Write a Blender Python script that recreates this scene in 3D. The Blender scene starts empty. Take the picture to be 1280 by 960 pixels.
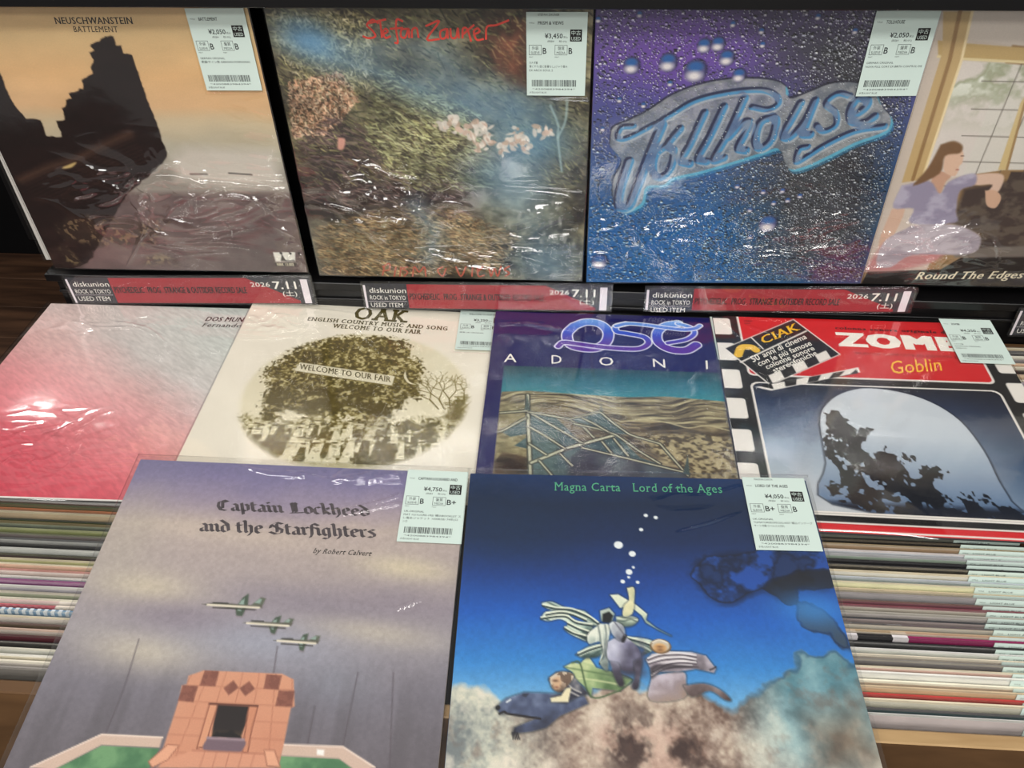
import bpy, bmesh, math, random
import numpy as np
from mathutils import Matrix, Vector

sc = bpy.context.scene
COL = sc.collection
W = .315                      # a twelve-inch jacket
CAM=[0.28781, -0.79756, 0.5247, 0.71121, -0.06318, -0.00468, 1.00276]
POSE={'neu': [-0.32685, -0.00217, 0.31026, 0.0206, 1.58076, -0.01006], 'ste': [1e-05, 0.00336, 0.31007, 0.01796, 1.57082, -0.0168], 'tol': [0.31658, 2e-05, 0.31371, 0.02772, 1.56866, 0.00388], 'dos': [-0.3388, -0.00896, -0.05107, 0.02316, -0.00518, 0.00894], 'oak': [-0.08308, 0.00653, -0.04478, 0.02087, 0.00638, 0.02465], 'ose': [0.21859, -0.00659, -0.0423, -0.00133, 0.02566, -0.00082], 'zom': [0.47692, -0.00837, -0.03803, -0.02147, 0.02622, -0.01875], 'cap': [-0.10294, -0.28313, -0.03214, 0.01636, 0.11648, 0.02368], 'mag': [0.21501, -0.27916, -0.03663, 0.0243, 0.09989, -0.00177]}

# ---------------------------------------------------------------- camera, world, lamps, exposure
def _cam():
    x, y, z, p, yw, r, f = CAM
    fwd = Vector((math.sin(yw)*math.cos(p), math.cos(yw)*math.cos(p), -math.sin(p)))
    right = Vector((math.cos(yw), -math.sin(yw), 0)); up = right.cross(fwd)
    rr = right*math.cos(r)+up*math.sin(r); uu = -right*math.sin(r)+up*math.cos(r)
    cd = bpy.data.cameras.new('camera'); cd.sensor_width = 36; cd.sensor_fit = 'HORIZONTAL'
    cd.lens = f*1000/1280*36; cd.clip_start = .02; cd.clip_end = 50
    o = bpy.data.objects.new('camera', cd); COL.objects.link(o)
    M = Matrix((rr, uu, -fwd)).transposed().to_4x4(); M.translation = (x, y, z)
    o.matrix_world = M; sc.camera = o
_cam()
w = bpy.data.worlds.new('shop_ambient'); sc.world = w; w.use_nodes = True
w.node_tree.nodes['Background'].inputs[0].default_value = (1, .97, .93, 1)
w.node_tree.nodes['Background'].inputs[1].default_value = .22
def lamp(name, loc, size, power, aim=(0.2, -.1, 0), color=(1, .985, .95)):
    l = bpy.data.lights.new(name, 'AREA'); l.shape = 'RECTANGLE'; l.size, l.size_y = size
    l.energy = power; l.color = color
    o = bpy.data.objects.new(name, l); COL.objects.link(o); o.location = loc
    o.rotation_euler = (Vector(loc)-Vector(aim)).to_track_quat('Z', 'Y').to_euler()
    return o
lamp('ceiling_tube', (.1, -1.7, 2.0), (1.2, .30), 26)
lamp('ceiling_tube', (1.5, -1.3, 2.05), (1.2, .28), 17)
lamp('ceiling_tube', (-1.1, -1.2, 2.05), (1.2, .28), 16)
lamp('ceiling_tube', (.4, -3.2, 2.0), (1.3, .35), 32, (.2, 0, .1))
lamp('ceiling_tube', (.3, -.72, 2.2), (1.2, .12), 6)
lamp('ceiling_panel', (-1.84, 1.56, 2.1), (.20, .16), 13)
lamp('ceiling_tube', (.3, -6, 2.0), (2.4, .6), 70, (.2, 0, .1))
vs = sc.view_settings
vs.view_transform = 'Standard'; vs.look = 'None'; vs.gamma = 1; vs.use_curve_mapping = False
vs.exposure = 0.0

# ---------------------------------------------------------------- helpers
def lin(c):
    c = np.asarray(c, dtype=float)/255.
    return np.where(c <= .04045, c/12.92, ((np.clip(c, 0, None)+.055)/1.055)**2.4)
def mat(name, rgb, rough=.5, spec=.3, metal=0, noise=0, scale=60, stretch=(1, 1, 1), bump=0, clear=0):
    m = bpy.data.materials.new(name); m.use_nodes = True; nt = m.node_tree; b = nt.nodes['Principled BSDF']
    c = lin(rgb)
    b.inputs['Base Color'].default_value = (*c, 1); b.inputs['Roughness'].default_value = rough
    b.inputs['Specular IOR Level'].default_value = spec; b.inputs['Metallic'].default_value = metal
    b.inputs['Coat Weight'].default_value = clear
    if noise or bump:
        tc = nt.nodes.new('ShaderNodeTexCoord'); mp = nt.nodes.new('ShaderNodeMapping'); nz = nt.nodes.new('ShaderNodeTexNoise')
        mp.inputs['Scale'].default_value = stretch; nz.inputs['Scale'].default_value = scale; nz.inputs['Detail'].default_value = 5
        nt.links.new(tc.outputs['Object'], mp.inputs[0]); nt.links.new(mp.outputs[0], nz.inputs[0])
        if noise:
            r = nt.nodes.new('ShaderNodeValToRGB'); e = r.color_ramp.elements
            e[0].position = .3; e[1].position = .7
            e[0].color = (*(c*(1-noise)), 1); e[1].color = (*np.clip(c*(1+noise), 0, 1), 1)
            nt.links.new(nz.outputs[0], r.inputs[0]); nt.links.new(r.outputs[0], b.inputs['Base Color'])
        if bump:
            bp = nt.nodes.new('ShaderNodeBump'); bp.inputs['Strength'].default_value = bump; bp.inputs['Distance'].default_value = .001
            nt.links.new(nz.outputs[0], bp.inputs['Height']); nt.links.new(bp.outputs[0], b.inputs['Normal'])
    return m
def print_mat(name, rough=.5, grain=.10, gscale=900):
    m = bpy.data.materials.new(name); m.use_nodes = True; nt = m.node_tree; b = nt.nodes['Principled BSDF']
    at = nt.nodes.new('ShaderNodeAttribute'); at.attribute_name = 'ink'
    tc = nt.nodes.new('ShaderNodeTexCoord'); nz = nt.nodes.new('ShaderNodeTexNoise'); nz.inputs['Scale'].default_value = gscale
    nz.inputs['Detail'].default_value = 2
    mr = nt.nodes.new('ShaderNodeMapRange'); mr.inputs[3].default_value = 1-grain; mr.inputs[4].default_value = 1+grain
    mx = nt.nodes.new('ShaderNodeVectorMath'); mx.operation = 'SCALE'
    nt.links.new(tc.outputs['Object'], nz.inputs[0]); nt.links.new(nz.outputs[0], mr.inputs[0])
    nt.links.new(at.outputs['Color'], mx.inputs[0]); nt.links.new(mr.outputs[0], mx.inputs['Scale'])
    nt.links.new(mx.outputs[0], b.inputs['Base Color'])
    b.inputs['Roughness'].default_value = rough; b.inputs['Specular IOR Level'].default_value = .25
    return m
def clear_mat(name, gloss=1.0, rough=.06, tint=(1, 1, 1), haze=.0, bscale=45, bstr=.35, crease=0):
    m = bpy.data.materials.new(name); m.use_nodes = True; nt = m.node_tree
    nt.nodes.remove(nt.nodes['Principled BSDF']); out = nt.nodes['Material Output']
    tr = nt.nodes.new('ShaderNodeBsdfTransparent'); tr.inputs[0].default_value = (*tint, 1)
    gl = nt.nodes.new('ShaderNodeBsdfGlossy'); gl.inputs['Roughness'].default_value = rough
    df = nt.nodes.new('ShaderNodeBsdfDiffuse'); df.inputs[0].default_value = (.8, .8, .8, 1)
    fr = nt.nodes.new('ShaderNodeFresnel'); ge = nt.nodes.new('ShaderNodeNewGeometry')   # thin sheet: same reflectance from both sides
    io = nt.nodes.new('ShaderNodeMapRange'); io.inputs[3].default_value = 1.5; io.inputs[4].default_value = 1/1.5
    nt.links.new(ge.outputs['Backfacing'], io.inputs[0]); nt.links.new(io.outputs[0], fr.inputs[0])
    ml = nt.nodes.new('ShaderNodeMath'); ml.operation = 'MULTIPLY'; ml.inputs[1].default_value = gloss; ml.use_clamp = True
    m1 = nt.nodes.new('ShaderNodeMixShader'); m2 = nt.nodes.new('ShaderNodeMixShader'); m2.inputs[0].default_value = haze
    tc = nt.nodes.new('ShaderNodeTexCoord'); nz = nt.nodes.new('ShaderNodeTexNoise'); nz.inputs['Scale'].default_value = bscale
    nz.inputs['Detail'].default_value = 3
    bp = nt.nodes.new('ShaderNodeBump'); bp.inputs['Strength'].default_value = bstr; bp.inputs['Distance'].default_value = .002
    L = nt.links.new
    L(tc.outputs['Object'], nz.inputs[0]); L(nz.outputs[0], bp.inputs['Height'])
    if crease:
        at = nt.nodes.new('ShaderNodeAttribute'); at.attribute_name = 'crinkle'
        mp = nt.nodes.new('ShaderNodeMapping'); mp.inputs['Scale'].default_value = (.55, 1.3, 1); mp.inputs['Rotation'].default_value = (0, 0, .25)
        n2 = nt.nodes.new('ShaderNodeTexNoise'); n2.inputs['Scale'].default_value = 15; n2.inputs['Detail'].default_value = 1.5; n2.inputs['Distortion'].default_value = 1.2
        def mth(op, a, b):
            m_ = nt.nodes.new('ShaderNodeMath'); m_.operation = op
            for i, q in enumerate((a, b)):
                if q is None: continue
                if isinstance(q, (int, float)): m_.inputs[i].default_value = q
                else: L(q, m_.inputs[i])
            return m_.outputs[0]
        L(tc.outputs['Object'], mp.inputs[0]); L(mp.outputs[0], n2.inputs[0])
        r = mth('ABSOLUTE', mth('SUBTRACT', n2.outputs[0], .5), None)
        r = mth('POWER', mth('MAXIMUM', mth('SUBTRACT', 1.0, mth('MULTIPLY', r, 6.5)), 0.0), 1.6)
        r = mth('MULTIPLY', r, at.outputs['Fac'])
        b2 = nt.nodes.new('ShaderNodeBump'); b2.inputs['Strength'].default_value = 1; b2.inputs['Distance'].default_value = crease
        L(r, b2.inputs['Height']); L(bp.outputs[0], b2.inputs['Normal']); bp = b2
    L(bp.outputs[0], gl.inputs['Normal'])
    L(fr.outputs[0], ml.inputs[0]); L(ml.outputs[0], m1.inputs[0]); L(tr.outputs[0], m1.inputs[1]); L(gl.outputs[0], m1.inputs[2])
    L(m1.outputs[0], m2.inputs[1]); L(df.outputs[0], m2.inputs[2]); L(m2.outputs[0], out.inputs[0])
    return m
def link(name, me, m=None, parent=None):
    o = bpy.data.objects.new(name, me); COL.objects.link(o)
    if m is not None: me.materials.append(m)
    if parent is not None: o.parent = parent
    return o
def pymesh(name, v, f):
    me = bpy.data.meshes.new(name); me.from_pydata([tuple(map(float, p)) for p in v], [], [tuple(map(int, q)) for q in f]); me.update(); return me
def box_geo(x0, x1, y0, y1, z0, z1, b=0.0):
    """box with a small chamfer on the long edges"""
    if b <= 0:
        v = [(x, y, z) for z in (z0, z1) for y in (y0, y1) for x in (x0, x1)]
        return v, [(0, 2, 3, 1), (4, 5, 7, 6), (0, 1, 5, 4), (2, 6, 7, 3), (0, 4, 6, 2), (1, 3, 7, 5)]
    v = []; f = []
    for z, i in ((z0, b), (z0+b, 0), (z1-b, 0), (z1, b)):
        v += [(x0+i, y0+i, z), (x1-i, y0+i, z), (x1-i, y1-i, z), (x0+i, y1-i, z)]
    f.append((3, 2, 1, 0)); f.append((12, 13, 14, 15))
    for k in range(3):
        for j in range(4):
            a, c = 4*k+j, 4*k+(j+1) % 4
            f.append((a, c, c+4, a+4))
    return v, f
def box(name, x0, x1, y0, y1, z0, z1, m, parent=None, b=.0008):
    return link(name, pymesh(name, *box_geo(x0, x1, y0, y1, z0, z1, b)), m, parent)
def tag(o, label, cat, group=None, kind=None):
    o['label'] = label; o['category'] = cat
    if group: o['group'] = group
    if kind: o['kind'] = kind
def empty(name, loc=(0, 0, 0)):
    o = bpy.data.objects.new(name, None); COL.objects.link(o); o.location = loc; o.empty_display_size = .02; return o
def grid_mesh(name, X, Y, Z, col=None, smooth=False, zone=None):
    ny, nx = X.shape
    me = bpy.data.meshes.new(name)
    co = np.stack([X, Y, Z], -1).reshape(-1, 3).astype(np.float32)
    idx = np.arange(ny*nx).reshape(ny, nx)
    q = np.stack([idx[:-1, :-1], idx[1:, :-1], idx[1:, 1:], idx[:-1, 1:]], -1).reshape(-1, 4).astype(np.int32)
    me.vertices.add(len(co)); me.vertices.foreach_set('co', co.ravel())
    me.loops.add(q.size); me.loops.foreach_set('vertex_index', q.ravel())
    me.polygons.add(len(q)); me.polygons.foreach_set('loop_start', np.arange(0, q.size, 4, dtype=np.int32))
    me.polygons.foreach_set('use_smooth', np.full(len(q), smooth))
    me.update(calc_edges=True)
    if zone is not None: me.attributes.new('crinkle', 'FLOAT', 'POINT').data.foreach_set('value', zone.astype(np.float32).ravel())
    if col is not None:
        a = me.color_attributes.new('ink', 'FLOAT_COLOR', 'POINT')
        c = np.ones((len(co), 4), np.float32); c[:, :3] = col.reshape(-1, 3)
        a.data.foreach_set('color', c.ravel())
    return me

# ---------------------------------------------------------------- painter: prints computed as ink values
def smooth_line(p, n=6):
    p = [np.array(q, float) for q in p]
    if len(p) < 3: return np.array(p)
    e = [2*p[0]-p[1]]+p+[2*p[-1]-p[-2]]; o = []
    for i in range(1, len(e)-2):
        for k in range(n):
            t = k/n; a, b, c, d = e[i-1], e[i], e[i+1], e[i+2]
            o.append(.5*((2*b)+(-a+c)*t+(2*a-5*b+4*c-d)*t*t+(-a+3*b-3*c+d)*t**3))
    o.append(p[-1]); return np.array(o)
class Paint:
    def __init__(s, n, base, seed=1):
        s.n = n; s.h = 1./n
        s.V, s.U = np.mgrid[0:n+1, 0:n+1]*s.h
        s.a = np.empty((n+1, n+1, 3)); s.a[:] = base; s.r = np.random.RandomState(seed)
    def noise(s, sx, sy=None, oct=4, gain=.55, warp=None):
        sy = sy or sx; U, V = (s.U, s.V) if warp is None else warp
        t = np.zeros_like(s.U); amp = 1; tot = 0
        for o in range(oct):
            gx, gy = sx*2**o, sy*2**o
            L = s.r.rand(int(gy)+4, int(gx)+4)
            x = np.clip(U*gx, 0, gx+1.99); y = np.clip(V*gy, 0, gy+1.99); i = x.astype(int); j = y.astype(int); fx = x-i; fy = y-j
            fx = fx*fx*(3-2*fx); fy = fy*fy*(3-2*fy)
            t += amp*((L[j, i]*(1-fx)+L[j, i+1]*fx)*(1-fy)+(L[j+1, i]*(1-fx)+L[j+1, i+1]*fx)*fy); tot += amp; amp *= gain
        return t/tot
    def put(s, m, c): s.a[:] = s.a*(1-m[..., None])+np.asarray(c, float)*m[..., None]
    def mul(s, m): s.a *= m[..., None]
    def grad(s, stops, coord=None):
        t = s.V if coord is None else coord; k = [q[0] for q in stops]
        s.a[:] = np.stack([np.interp(t, k, [q[1][i] for q in stops]) for i in range(3)], -1)
    def gradcol(s, stops, coord):
        k = [q[0] for q in stops]; return np.stack([np.interp(coord, k, [q[1][i] for q in stops]) for i in range(3)], -1)
    def _win(s, p, mg):
        u0, v0 = p.min(0)-mg; u1, v1 = p.max(0)+mg; n = s.n
        return slice(max(0, int(v0*n)), max(0, min(n+1, int(v1*n)+2))), slice(max(0, int(u0*n)), max(0, min(n+1, int(u1*n)+2)))
    def _dist(s, p, U, V, closed):
        d = np.full(U.shape, 9.)
        q = np.vstack([p, p[:1]]) if closed else p
        for a, b in zip(q[:-1], q[1:]):
            e = b-a; L = max(e@e, 1e-12); t = np.clip(((U-a[0])*e[0]+(V-a[1])*e[1])/L, 0, 1)
            d = np.minimum(d, (U-a[0]-t*e[0])**2+(V-a[1]-t*e[1])**2)
        return np.sqrt(d)
    def polymask(s, p, f=None, jag=None, smooth=False):
        p = smooth_line(list(p)+[p[0]], 4)[:-1] if smooth else np.array(p, float); f = f or s.h*1.2
        m = np.zeros_like(s.U); w = s._win(p, f+.03); U, V = s.U[w], s.V[w]
        if U.size == 0: return m
        d = s._dist(p, U, V, True); ins = np.zeros(U.shape, bool); q = np.vstack([p, p[:1]])
        for a, b in zip(q[:-1], q[1:]):
            if a[1] == b[1]: continue
            c = ((a[1] > V) != (b[1] > V)) & (U < (b[0]-a[0])*(V-a[1])/(b[1]-a[1])+a[0]); ins ^= c
        sd = np.where(ins, -d, d)
        if jag is not None: sd = sd+jag[w]
        m[w] = np.clip(.5-sd/f, 0, 1); return m
    def poly(s, p, c, f=None, jag=None, smooth=False, op=1): s.put(s.polymask(p, f, jag, smooth)*op, c)
    def linemask(s, p, wd, f=None, smooth=True):
        p = smooth_line(p) if smooth else np.array(p, float); f = f or s.h
        m = np.zeros_like(s.U); w = s._win(p, wd+f*2); U, V = s.U[w], s.V[w]
        if U.size == 0: return m
        m[w] = np.clip((wd/2+f/2-s._dist(p, U, V, False))/f, 0, 1); return m
    def line(s, p, wd, c, f=None, smooth=True, op=1): s.put(s.linemask(p, wd, f, smooth)*op, c)
    def glow(s, cu, cv, ru, rv, c, op=1, ang=0, p=1):
        x = (s.U-cu)*math.cos(ang)+(s.V-cv)*math.sin(ang); y = -(s.U-cu)*math.sin(ang)+(s.V-cv)*math.cos(ang)
        s.put(np.exp(-((x/ru)**2+(y/rv)**2)**p)*op, c)
    def ell(s, cu, cv, ru, rv, c, f=None, ang=0, op=1):
        x = (s.U-cu)*math.cos(ang)+(s.V-cv)*math.sin(ang); y = -(s.U-cu)*math.sin(ang)+(s.V-cv)*math.cos(ang)
        r = np.sqrt((x/ru)**2+(y/rv)**2); f = (f or s.h)/min(ru, rv); s.put(np.clip((1-r)/f+.5, 0, 1)*op, c)
    def lin(s): return lin(np.clip(s.a, 0, 255))
P={}
P['ruin']=[(0.524,0.1338),(0.5521,0.1339),(0.55,0.1624),(0.5653,0.1647),(0.5639,0.1877),(0.5911,0.1914),(0.5909,0.2345),(0.5936,0.2703),(0.5946,0.3117),(0.594,0.3515),(0.5968,0.3972),(0.597,0.444),(0.599,0.4865),(0.6019,0.5189),(0.5975,0.5326),(0.5473,0.5803),(0.3884,0.6919),(0.318,0.7777),(0.1444,0.9749),(-0.0613,1.0481),(-0.4011,0.986),(-0.0714,0.1872),(0.1257,0.1874),(0.1236,0.2564),(0.1237,0.323),(0.1281,0.3532),(0.1451,0.4057),(0.1996,0.4054),(0.1938,0.4625),(0.2463,0.4648),(0.2507,0.4093),(0.2808,0.404),(0.2862,0.3679),(0.3081,0.3526),(0.3117,0.3374),(0.3344,0.3323),(0.3327,0.3174),(0.3873,0.3024),(0.3972,0.2706),(0.44,0.2513),(0.4408,0.2298),(0.4614,0.2086),(0.4555,0.1853),(0.4705,0.1784),(0.4635,0.1646),(0.4686,0.1577),(0.4998,0.1464)]
P['ruin_path']=[(0.0241,0.6296),(0.1579,0.5772),(0.2536,0.5513),(0.369,0.5014),(0.4928,0.4529)]
P['puddle']=[(0.2069,0.5767),(0.2604,0.5587),(0.2365,0.5789),(0.2013,0.5843)]
P['seaband']=[(0.6181,0.5358),(0.6764,0.499),(0.9756,0.511),(0.9812,0.6444),(0.8011,0.6465),(0.6028,0.6232)]
P['rock1']=[(0.0764,0.8317),(0.1512,0.7747),(0.3022,0.7793),(0.5134,0.7898),(0.4594,0.8394),(0.43,0.8898),(0.2576,0.9002),(0.098,0.8741)]
P['rock2']=[(0.0565,0.9112),(0.0861,0.9034),(0.1095,0.977),(0.0525,0.9857)]
P['rock3']=[(0.3867,0.9417),(0.4702,0.9254),(0.5088,0.9689),(0.3608,0.9794)]
P['neulogo']=[(0.8847,0.9131),(0.97,0.9115),(0.9616,0.9523),(0.8858,0.9539)]
P['neulogo2']=[(0.8812,0.9569),(0.9648,0.9552),(0.9612,0.973),(0.8811,0.9746)]
P['ste_haze1']=[(0.0744,0.1252),(0.1906,0.1853),(0.3635,0.2465),(0.5294,0.3092),(0.6782,0.3514),(0.8505,0.3498)]
P['ste_haze2']=[(0.5328,0.2665),(0.6782,0.3514),(0.739,0.5222),(0.6694,0.5716)]
P['ste_haze3']=[(0.3013,0.1545),(0.4992,0.1638),(0.6281,0.2764),(0.7438,0.3182)]
P['ste_haze4']=[(0.4032,0.7028),(0.4536,0.8088),(0.4313,0.9219)]
P['ste_haze5']=[(0.7632,0.4287),(0.7367,0.6199),(0.8282,0.8002),(0.8772,0.9387)]
P['ste_dark']=[(0.0381,0.4724),(0.1801,0.3785),(0.2809,0.4576),(0.2761,0.5779),(0.5979,0.6223),(0.6158,0.7247),(0.2797,0.7317),(0.0404,0.71),(0.0237,0.607)]
P['ste_dark2']=[(0.6394,0.0661),(0.7899,0.0566),(0.8926,0.2956),(0.7658,0.2859),(0.6838,0.2136)]
P['ste_leafA']=[(0.0426,0.2805),(0.2017,0.2475),(0.2334,0.3225),(0.1157,0.4248),(0.0221,0.4374)]
P['ste_leafB']=[(0.0321,0.0763),(0.3022,0.076),(0.2836,0.2788),(0.0867,0.2802),(0.0447,0.1655)]
P['ste_straw']=[(0.0454,0.8183),(0.3282,0.7307),(0.5435,0.7395),(0.7317,0.8298),(0.6545,0.9448),(0.0429,0.9763)]
P['ste_red']=[(0.7176,0.1334),(0.7789,0.1235),(0.7872,0.2647),(0.7456,0.2442)]
P['ste_fl']=[(0.5198,0.4037),(0.5584,0.3843),(0.5778,0.4191),(0.6172,0.4379),(0.6437,0.4056),(0.6557,0.4118),(0.6792,0.4436),(0.6528,0.4765),(0.7471,0.4687),(0.7665,0.4297),(0.7847,0.4488),(0.8588,0.4158),(0.797,0.4648),(0.7157,0.4724)]
P['ste_stem1']=[(0.8764,0.3348),(0.9013,0.3964),(0.9021,0.4473),(0.9166,0.5596)]
P['ste_stem2']=[(0.9296,0.3102),(0.9253,0.3837),(0.902,0.4409)]
P['ste_face']=[(0.1626,0.4497),(0.1849,0.453),(0.1844,0.4706),(0.1729,0.492),(0.1562,0.4887)]
P['toll_plate']=[(0.0626,0.4351),(0.0689,0.4022),(0.1185,0.3782),(0.1783,0.3467),(0.2504,0.2965),(0.3446,0.2616),(0.447,0.2476),(0.5517,0.254),(0.6004,0.2771),(0.6158,0.3116),(0.6769,0.2892),(0.7312,0.2671),(0.8039,0.2642),(0.8693,0.2912),(0.9034,0.3374),(0.9496,0.3848),(0.9425,0.4288),(0.86,0.4651),(0.7853,0.5107),(0.7148,0.5489),(0.6689,0.5574),(0.6386,0.5227),(0.6159,0.4845),(0.5639,0.5011),(0.4661,0.5349),(0.3738,0.565),(0.287,0.5868),(0.2568,0.6136),(0.1997,0.6198),(0.1879,0.6823),(0.1309,0.7105),(0.0867,0.6729),(0.0784,0.5906),(0.1032,0.5202),(0.0643,0.4687)]
P['t_T1']=[(0.1354,0.3986),(0.0965,0.4024),(0.0864,0.4353),(0.1221,0.4355),(0.2345,0.3711),(0.3209,0.3165),(0.4234,0.2905),(0.5197,0.2838),(0.5672,0.2996),(0.5834,0.3267),(0.5528,0.346),(0.5022,0.3377)]
P['t_T2']=[(0.225,0.3952),(0.194,0.4949),(0.1618,0.6088),(0.1376,0.6823),(0.104,0.6822),(0.1046,0.6177),(0.1274,0.5203)]
P['t_o1']=[(0.2507,0.4614),(0.214,0.495),(0.2109,0.5556),(0.2372,0.5777),(0.2669,0.547),(0.273,0.4868),(0.2507,0.4614),(0.2847,0.4078)]
P['t_l1']=[(0.3562,0.3561),(0.3219,0.4618),(0.3,0.5168),(0.3295,0.5299)]
P['t_l2']=[(0.4148,0.3369),(0.3818,0.4372),(0.355,0.5085),(0.3845,0.5215)]
P['t_h1']=[(0.4752,0.3102),(0.442,0.4212),(0.4073,0.5131),(0.4386,0.5089)]
P['t_h2']=[(0.4443,0.4376),(0.4836,0.3891),(0.5041,0.3973),(0.4805,0.4711),(0.506,0.4839)]
P['t_o2']=[(0.5722,0.3698),(0.5373,0.3895),(0.5313,0.4465),(0.5517,0.4757),(0.5819,0.4468),(0.5872,0.3899),(0.5722,0.3698)]
P['t_u1']=[(0.6511,0.3274),(0.6292,0.3902),(0.6176,0.4306),(0.6385,0.4389),(0.6751,0.3906),(0.6945,0.32)]
P['t_u2']=[(0.6945,0.32),(0.6827,0.3906),(0.6785,0.4269),(0.7025,0.4312)]
P['t_s']=[(0.7991,0.3057),(0.7602,0.2977),(0.7298,0.3281),(0.7668,0.3596),(0.7758,0.3994),(0.7421,0.4193),(0.7149,0.3989)]
P['t_e']=[(0.8157,0.3758),(0.8532,0.3447),(0.8548,0.3215),(0.8232,0.3135),(0.8101,0.3521),(0.8261,0.3878),(0.8649,0.392),(0.8901,0.3724)]
P['t_u3']=[(0.9285,0.4045),(0.8414,0.42),(0.7596,0.4645),(0.7061,0.5061),(0.6781,0.5229),(0.6776,0.4806),(0.7032,0.4724)]
P['drops_big']=[(0.1149,0.2052),(0.2263,0.197),(0.3122,0.2245),(0.4025,0.1855),(0.3295,0.1485),(0.3706,0.1439),(0.4472,0.2388),(0.0436,0.9105),(0.6244,0.7547),(0.0844,0.3117),(0.0353,0.4067),(0.588,0.6319),(0.4984,0.611),(0.6514,0.6281),(0.6755,0.6634),(0.5714,0.8061),(0.5039,0.1477),(0.4942,0.1083),(0.2389,0.2613),(0.4071,0.0873),(0.6512,0.0703),(0.7674,0.1122),(0.1616,0.3293),(0.1299,0.0556),(0.0077,0.0686),(0.6304,0.6738),(0.5545,0.7004),(0.7133,0.6477)]
P['tol_dark']=[(0.4753,0.056),(0.8268,0.0614),(0.9303,0.3362),(1.0048,0.7007),(1.0086,0.9991),(0.6822,1.0011),(0.5144,0.6473),(0.7064,0.2901),(0.5453,0.2239),(0.5271,0.1208)]
P['tol_red']=[(0.8178,0.8668),(1.0132,0.8236),(1.021,0.999),(0.7832,1.0005)]
P['oakell']=[(0.114,0.628),(0.8845,0.5095),(0.4386,0.1998),(0.5528,0.88)]
P['oak_tree']=[(0.1552,0.433),(0.2272,0.3212),(0.2981,0.2456),(0.3964,0.2149),(0.5151,0.207),(0.6243,0.2362),(0.6602,0.2813),(0.6591,0.3278),(0.7002,0.3366),(0.7253,0.424),(0.7109,0.4785),(0.7222,0.5402),(0.6799,0.5325),(0.6613,0.5943),(0.6344,0.5959),(0.6381,0.6639),(0.5837,0.6956),(0.4832,0.6541),(0.441,0.6759),(0.3756,0.651),(0.2668,0.6186),(0.2685,0.6768),(0.2187,0.6894),(0.1935,0.573),(0.2002,0.5211),(0.1654,0.4703)]
P['oak_banner']=[(0.2701,0.3778),(0.6202,0.4328),(0.6174,0.4844),(0.2603,0.4263)]
P['oak_crowd']=[(0.1255,0.6663),(0.1518,0.6647),(0.2187,0.6894),(0.2799,0.6952),(0.3954,0.6498),(0.4869,0.6731),(0.6461,0.6729),(0.7479,0.638),(0.8427,0.6514),(0.8859,0.6101),(0.8995,0.6953),(0.7753,0.8628),(0.259,0.8589),(0.1713,0.7758)]
P['oak_rtree']=[(0.8207,0.5645),(0.8784,0.5202),(0.8933,0.6194),(0.8651,0.6786),(0.8172,0.6625)]
P['oak_moon']=[(0.654,0.3956),(0.6515,0.4287),(0.6706,0.4651),(0.7033,0.4737),(0.6769,0.4594),(0.6599,0.4282)]
P['oak_br']=[(0.842,0.5732),(0.8285,0.5026),(0.7828,0.3985),(0.7842,0.3425)]
P['oak_ground']=[(0.2528,0.8592),(0.4198,0.8451),(0.7753,0.8628),(0.7402,0.8817),(0.2974,0.9075)]
P['ose_pict']=[(0.0519,0.3186),(0.8116,0.3168),(0.8059,0.8266),(0.0521,0.8369)]
P['ose_hor']=[(0.056,0.4565),(0.1445,0.4465),(0.2814,0.4541),(0.4845,0.4609),(0.6199,0.4504),(0.8125,0.4645)]
P['ose_ridge']=[(0.453,0.5798),(0.5321,0.5661),(0.6097,0.5757),(0.6727,0.5953),(0.7386,0.5824),(0.8192,0.6053)]
P['ose_ridge2']=[(0.1493,0.5495),(0.2152,0.5266),(0.3154,0.5451),(0.4271,0.5719)]
P['ose_w1']=[(0.1493,0.5495),(0.2429,0.5727),(0.3219,0.6777),(0.2743,0.711),(0.215,0.7402),(0.1693,0.7767)]
P['ose_w2']=[(0.276,0.5803),(0.3884,0.5363),(0.4829,0.6376),(0.438,0.6356),(0.335,0.5956)]
P['ose_w3']=[(0.1693,0.7767),(0.4379,0.6401),(0.5094,0.7365),(0.6527,0.795),(0.6487,0.8355),(0.17,0.8624)]
P['ose_w4']=[(0.0662,0.6472),(0.1441,0.5782),(0.1508,0.6516),(0.0968,0.668)]
P['ose_w5']=[(0.112,0.707),(0.1515,0.665),(0.154,0.7178)]
P['ose_rock']=[(0.0537,0.7789),(0.0757,0.7351),(0.1621,0.756),(0.1682,0.8222),(0.0576,0.8284)]
P['ose_rock2']=[(0.2843,0.7576),(0.3282,0.708),(0.4347,0.7322),(0.6527,0.795),(0.6487,0.8355),(0.2853,0.856)]
P['ose_l1']=[(0.1434,0.4667),(0.152,0.6058),(0.1593,0.6956),(0.1682,0.8222)]
P['ose_l2']=[(0.1693,0.7767),(0.2838,0.7062),(0.4379,0.6401)]
P['ose_l3']=[(0.1493,0.5495),(0.2439,0.6191),(0.3282,0.6818)]
P['ose_l4']=[(0.1559,0.6194),(0.2192,0.6657),(0.2743,0.711)]
P['ose_l5']=[(0.1493,0.5495),(0.2825,0.5752),(0.335,0.614),(0.3668,0.6575)]
P['ose_l6']=[(0.0566,0.5594),(0.1458,0.5449)]
P['ose_l7']=[(0.276,0.5803),(0.3884,0.5363),(0.433,0.5902),(0.4829,0.6376),(0.5765,0.6723),(0.6519,0.8032)]
P['ose_l8']=[(0.1593,0.6956),(0.215,0.7402)]
P['ose_l9']=[(0.063,0.6474),(0.1441,0.5782)]
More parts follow.
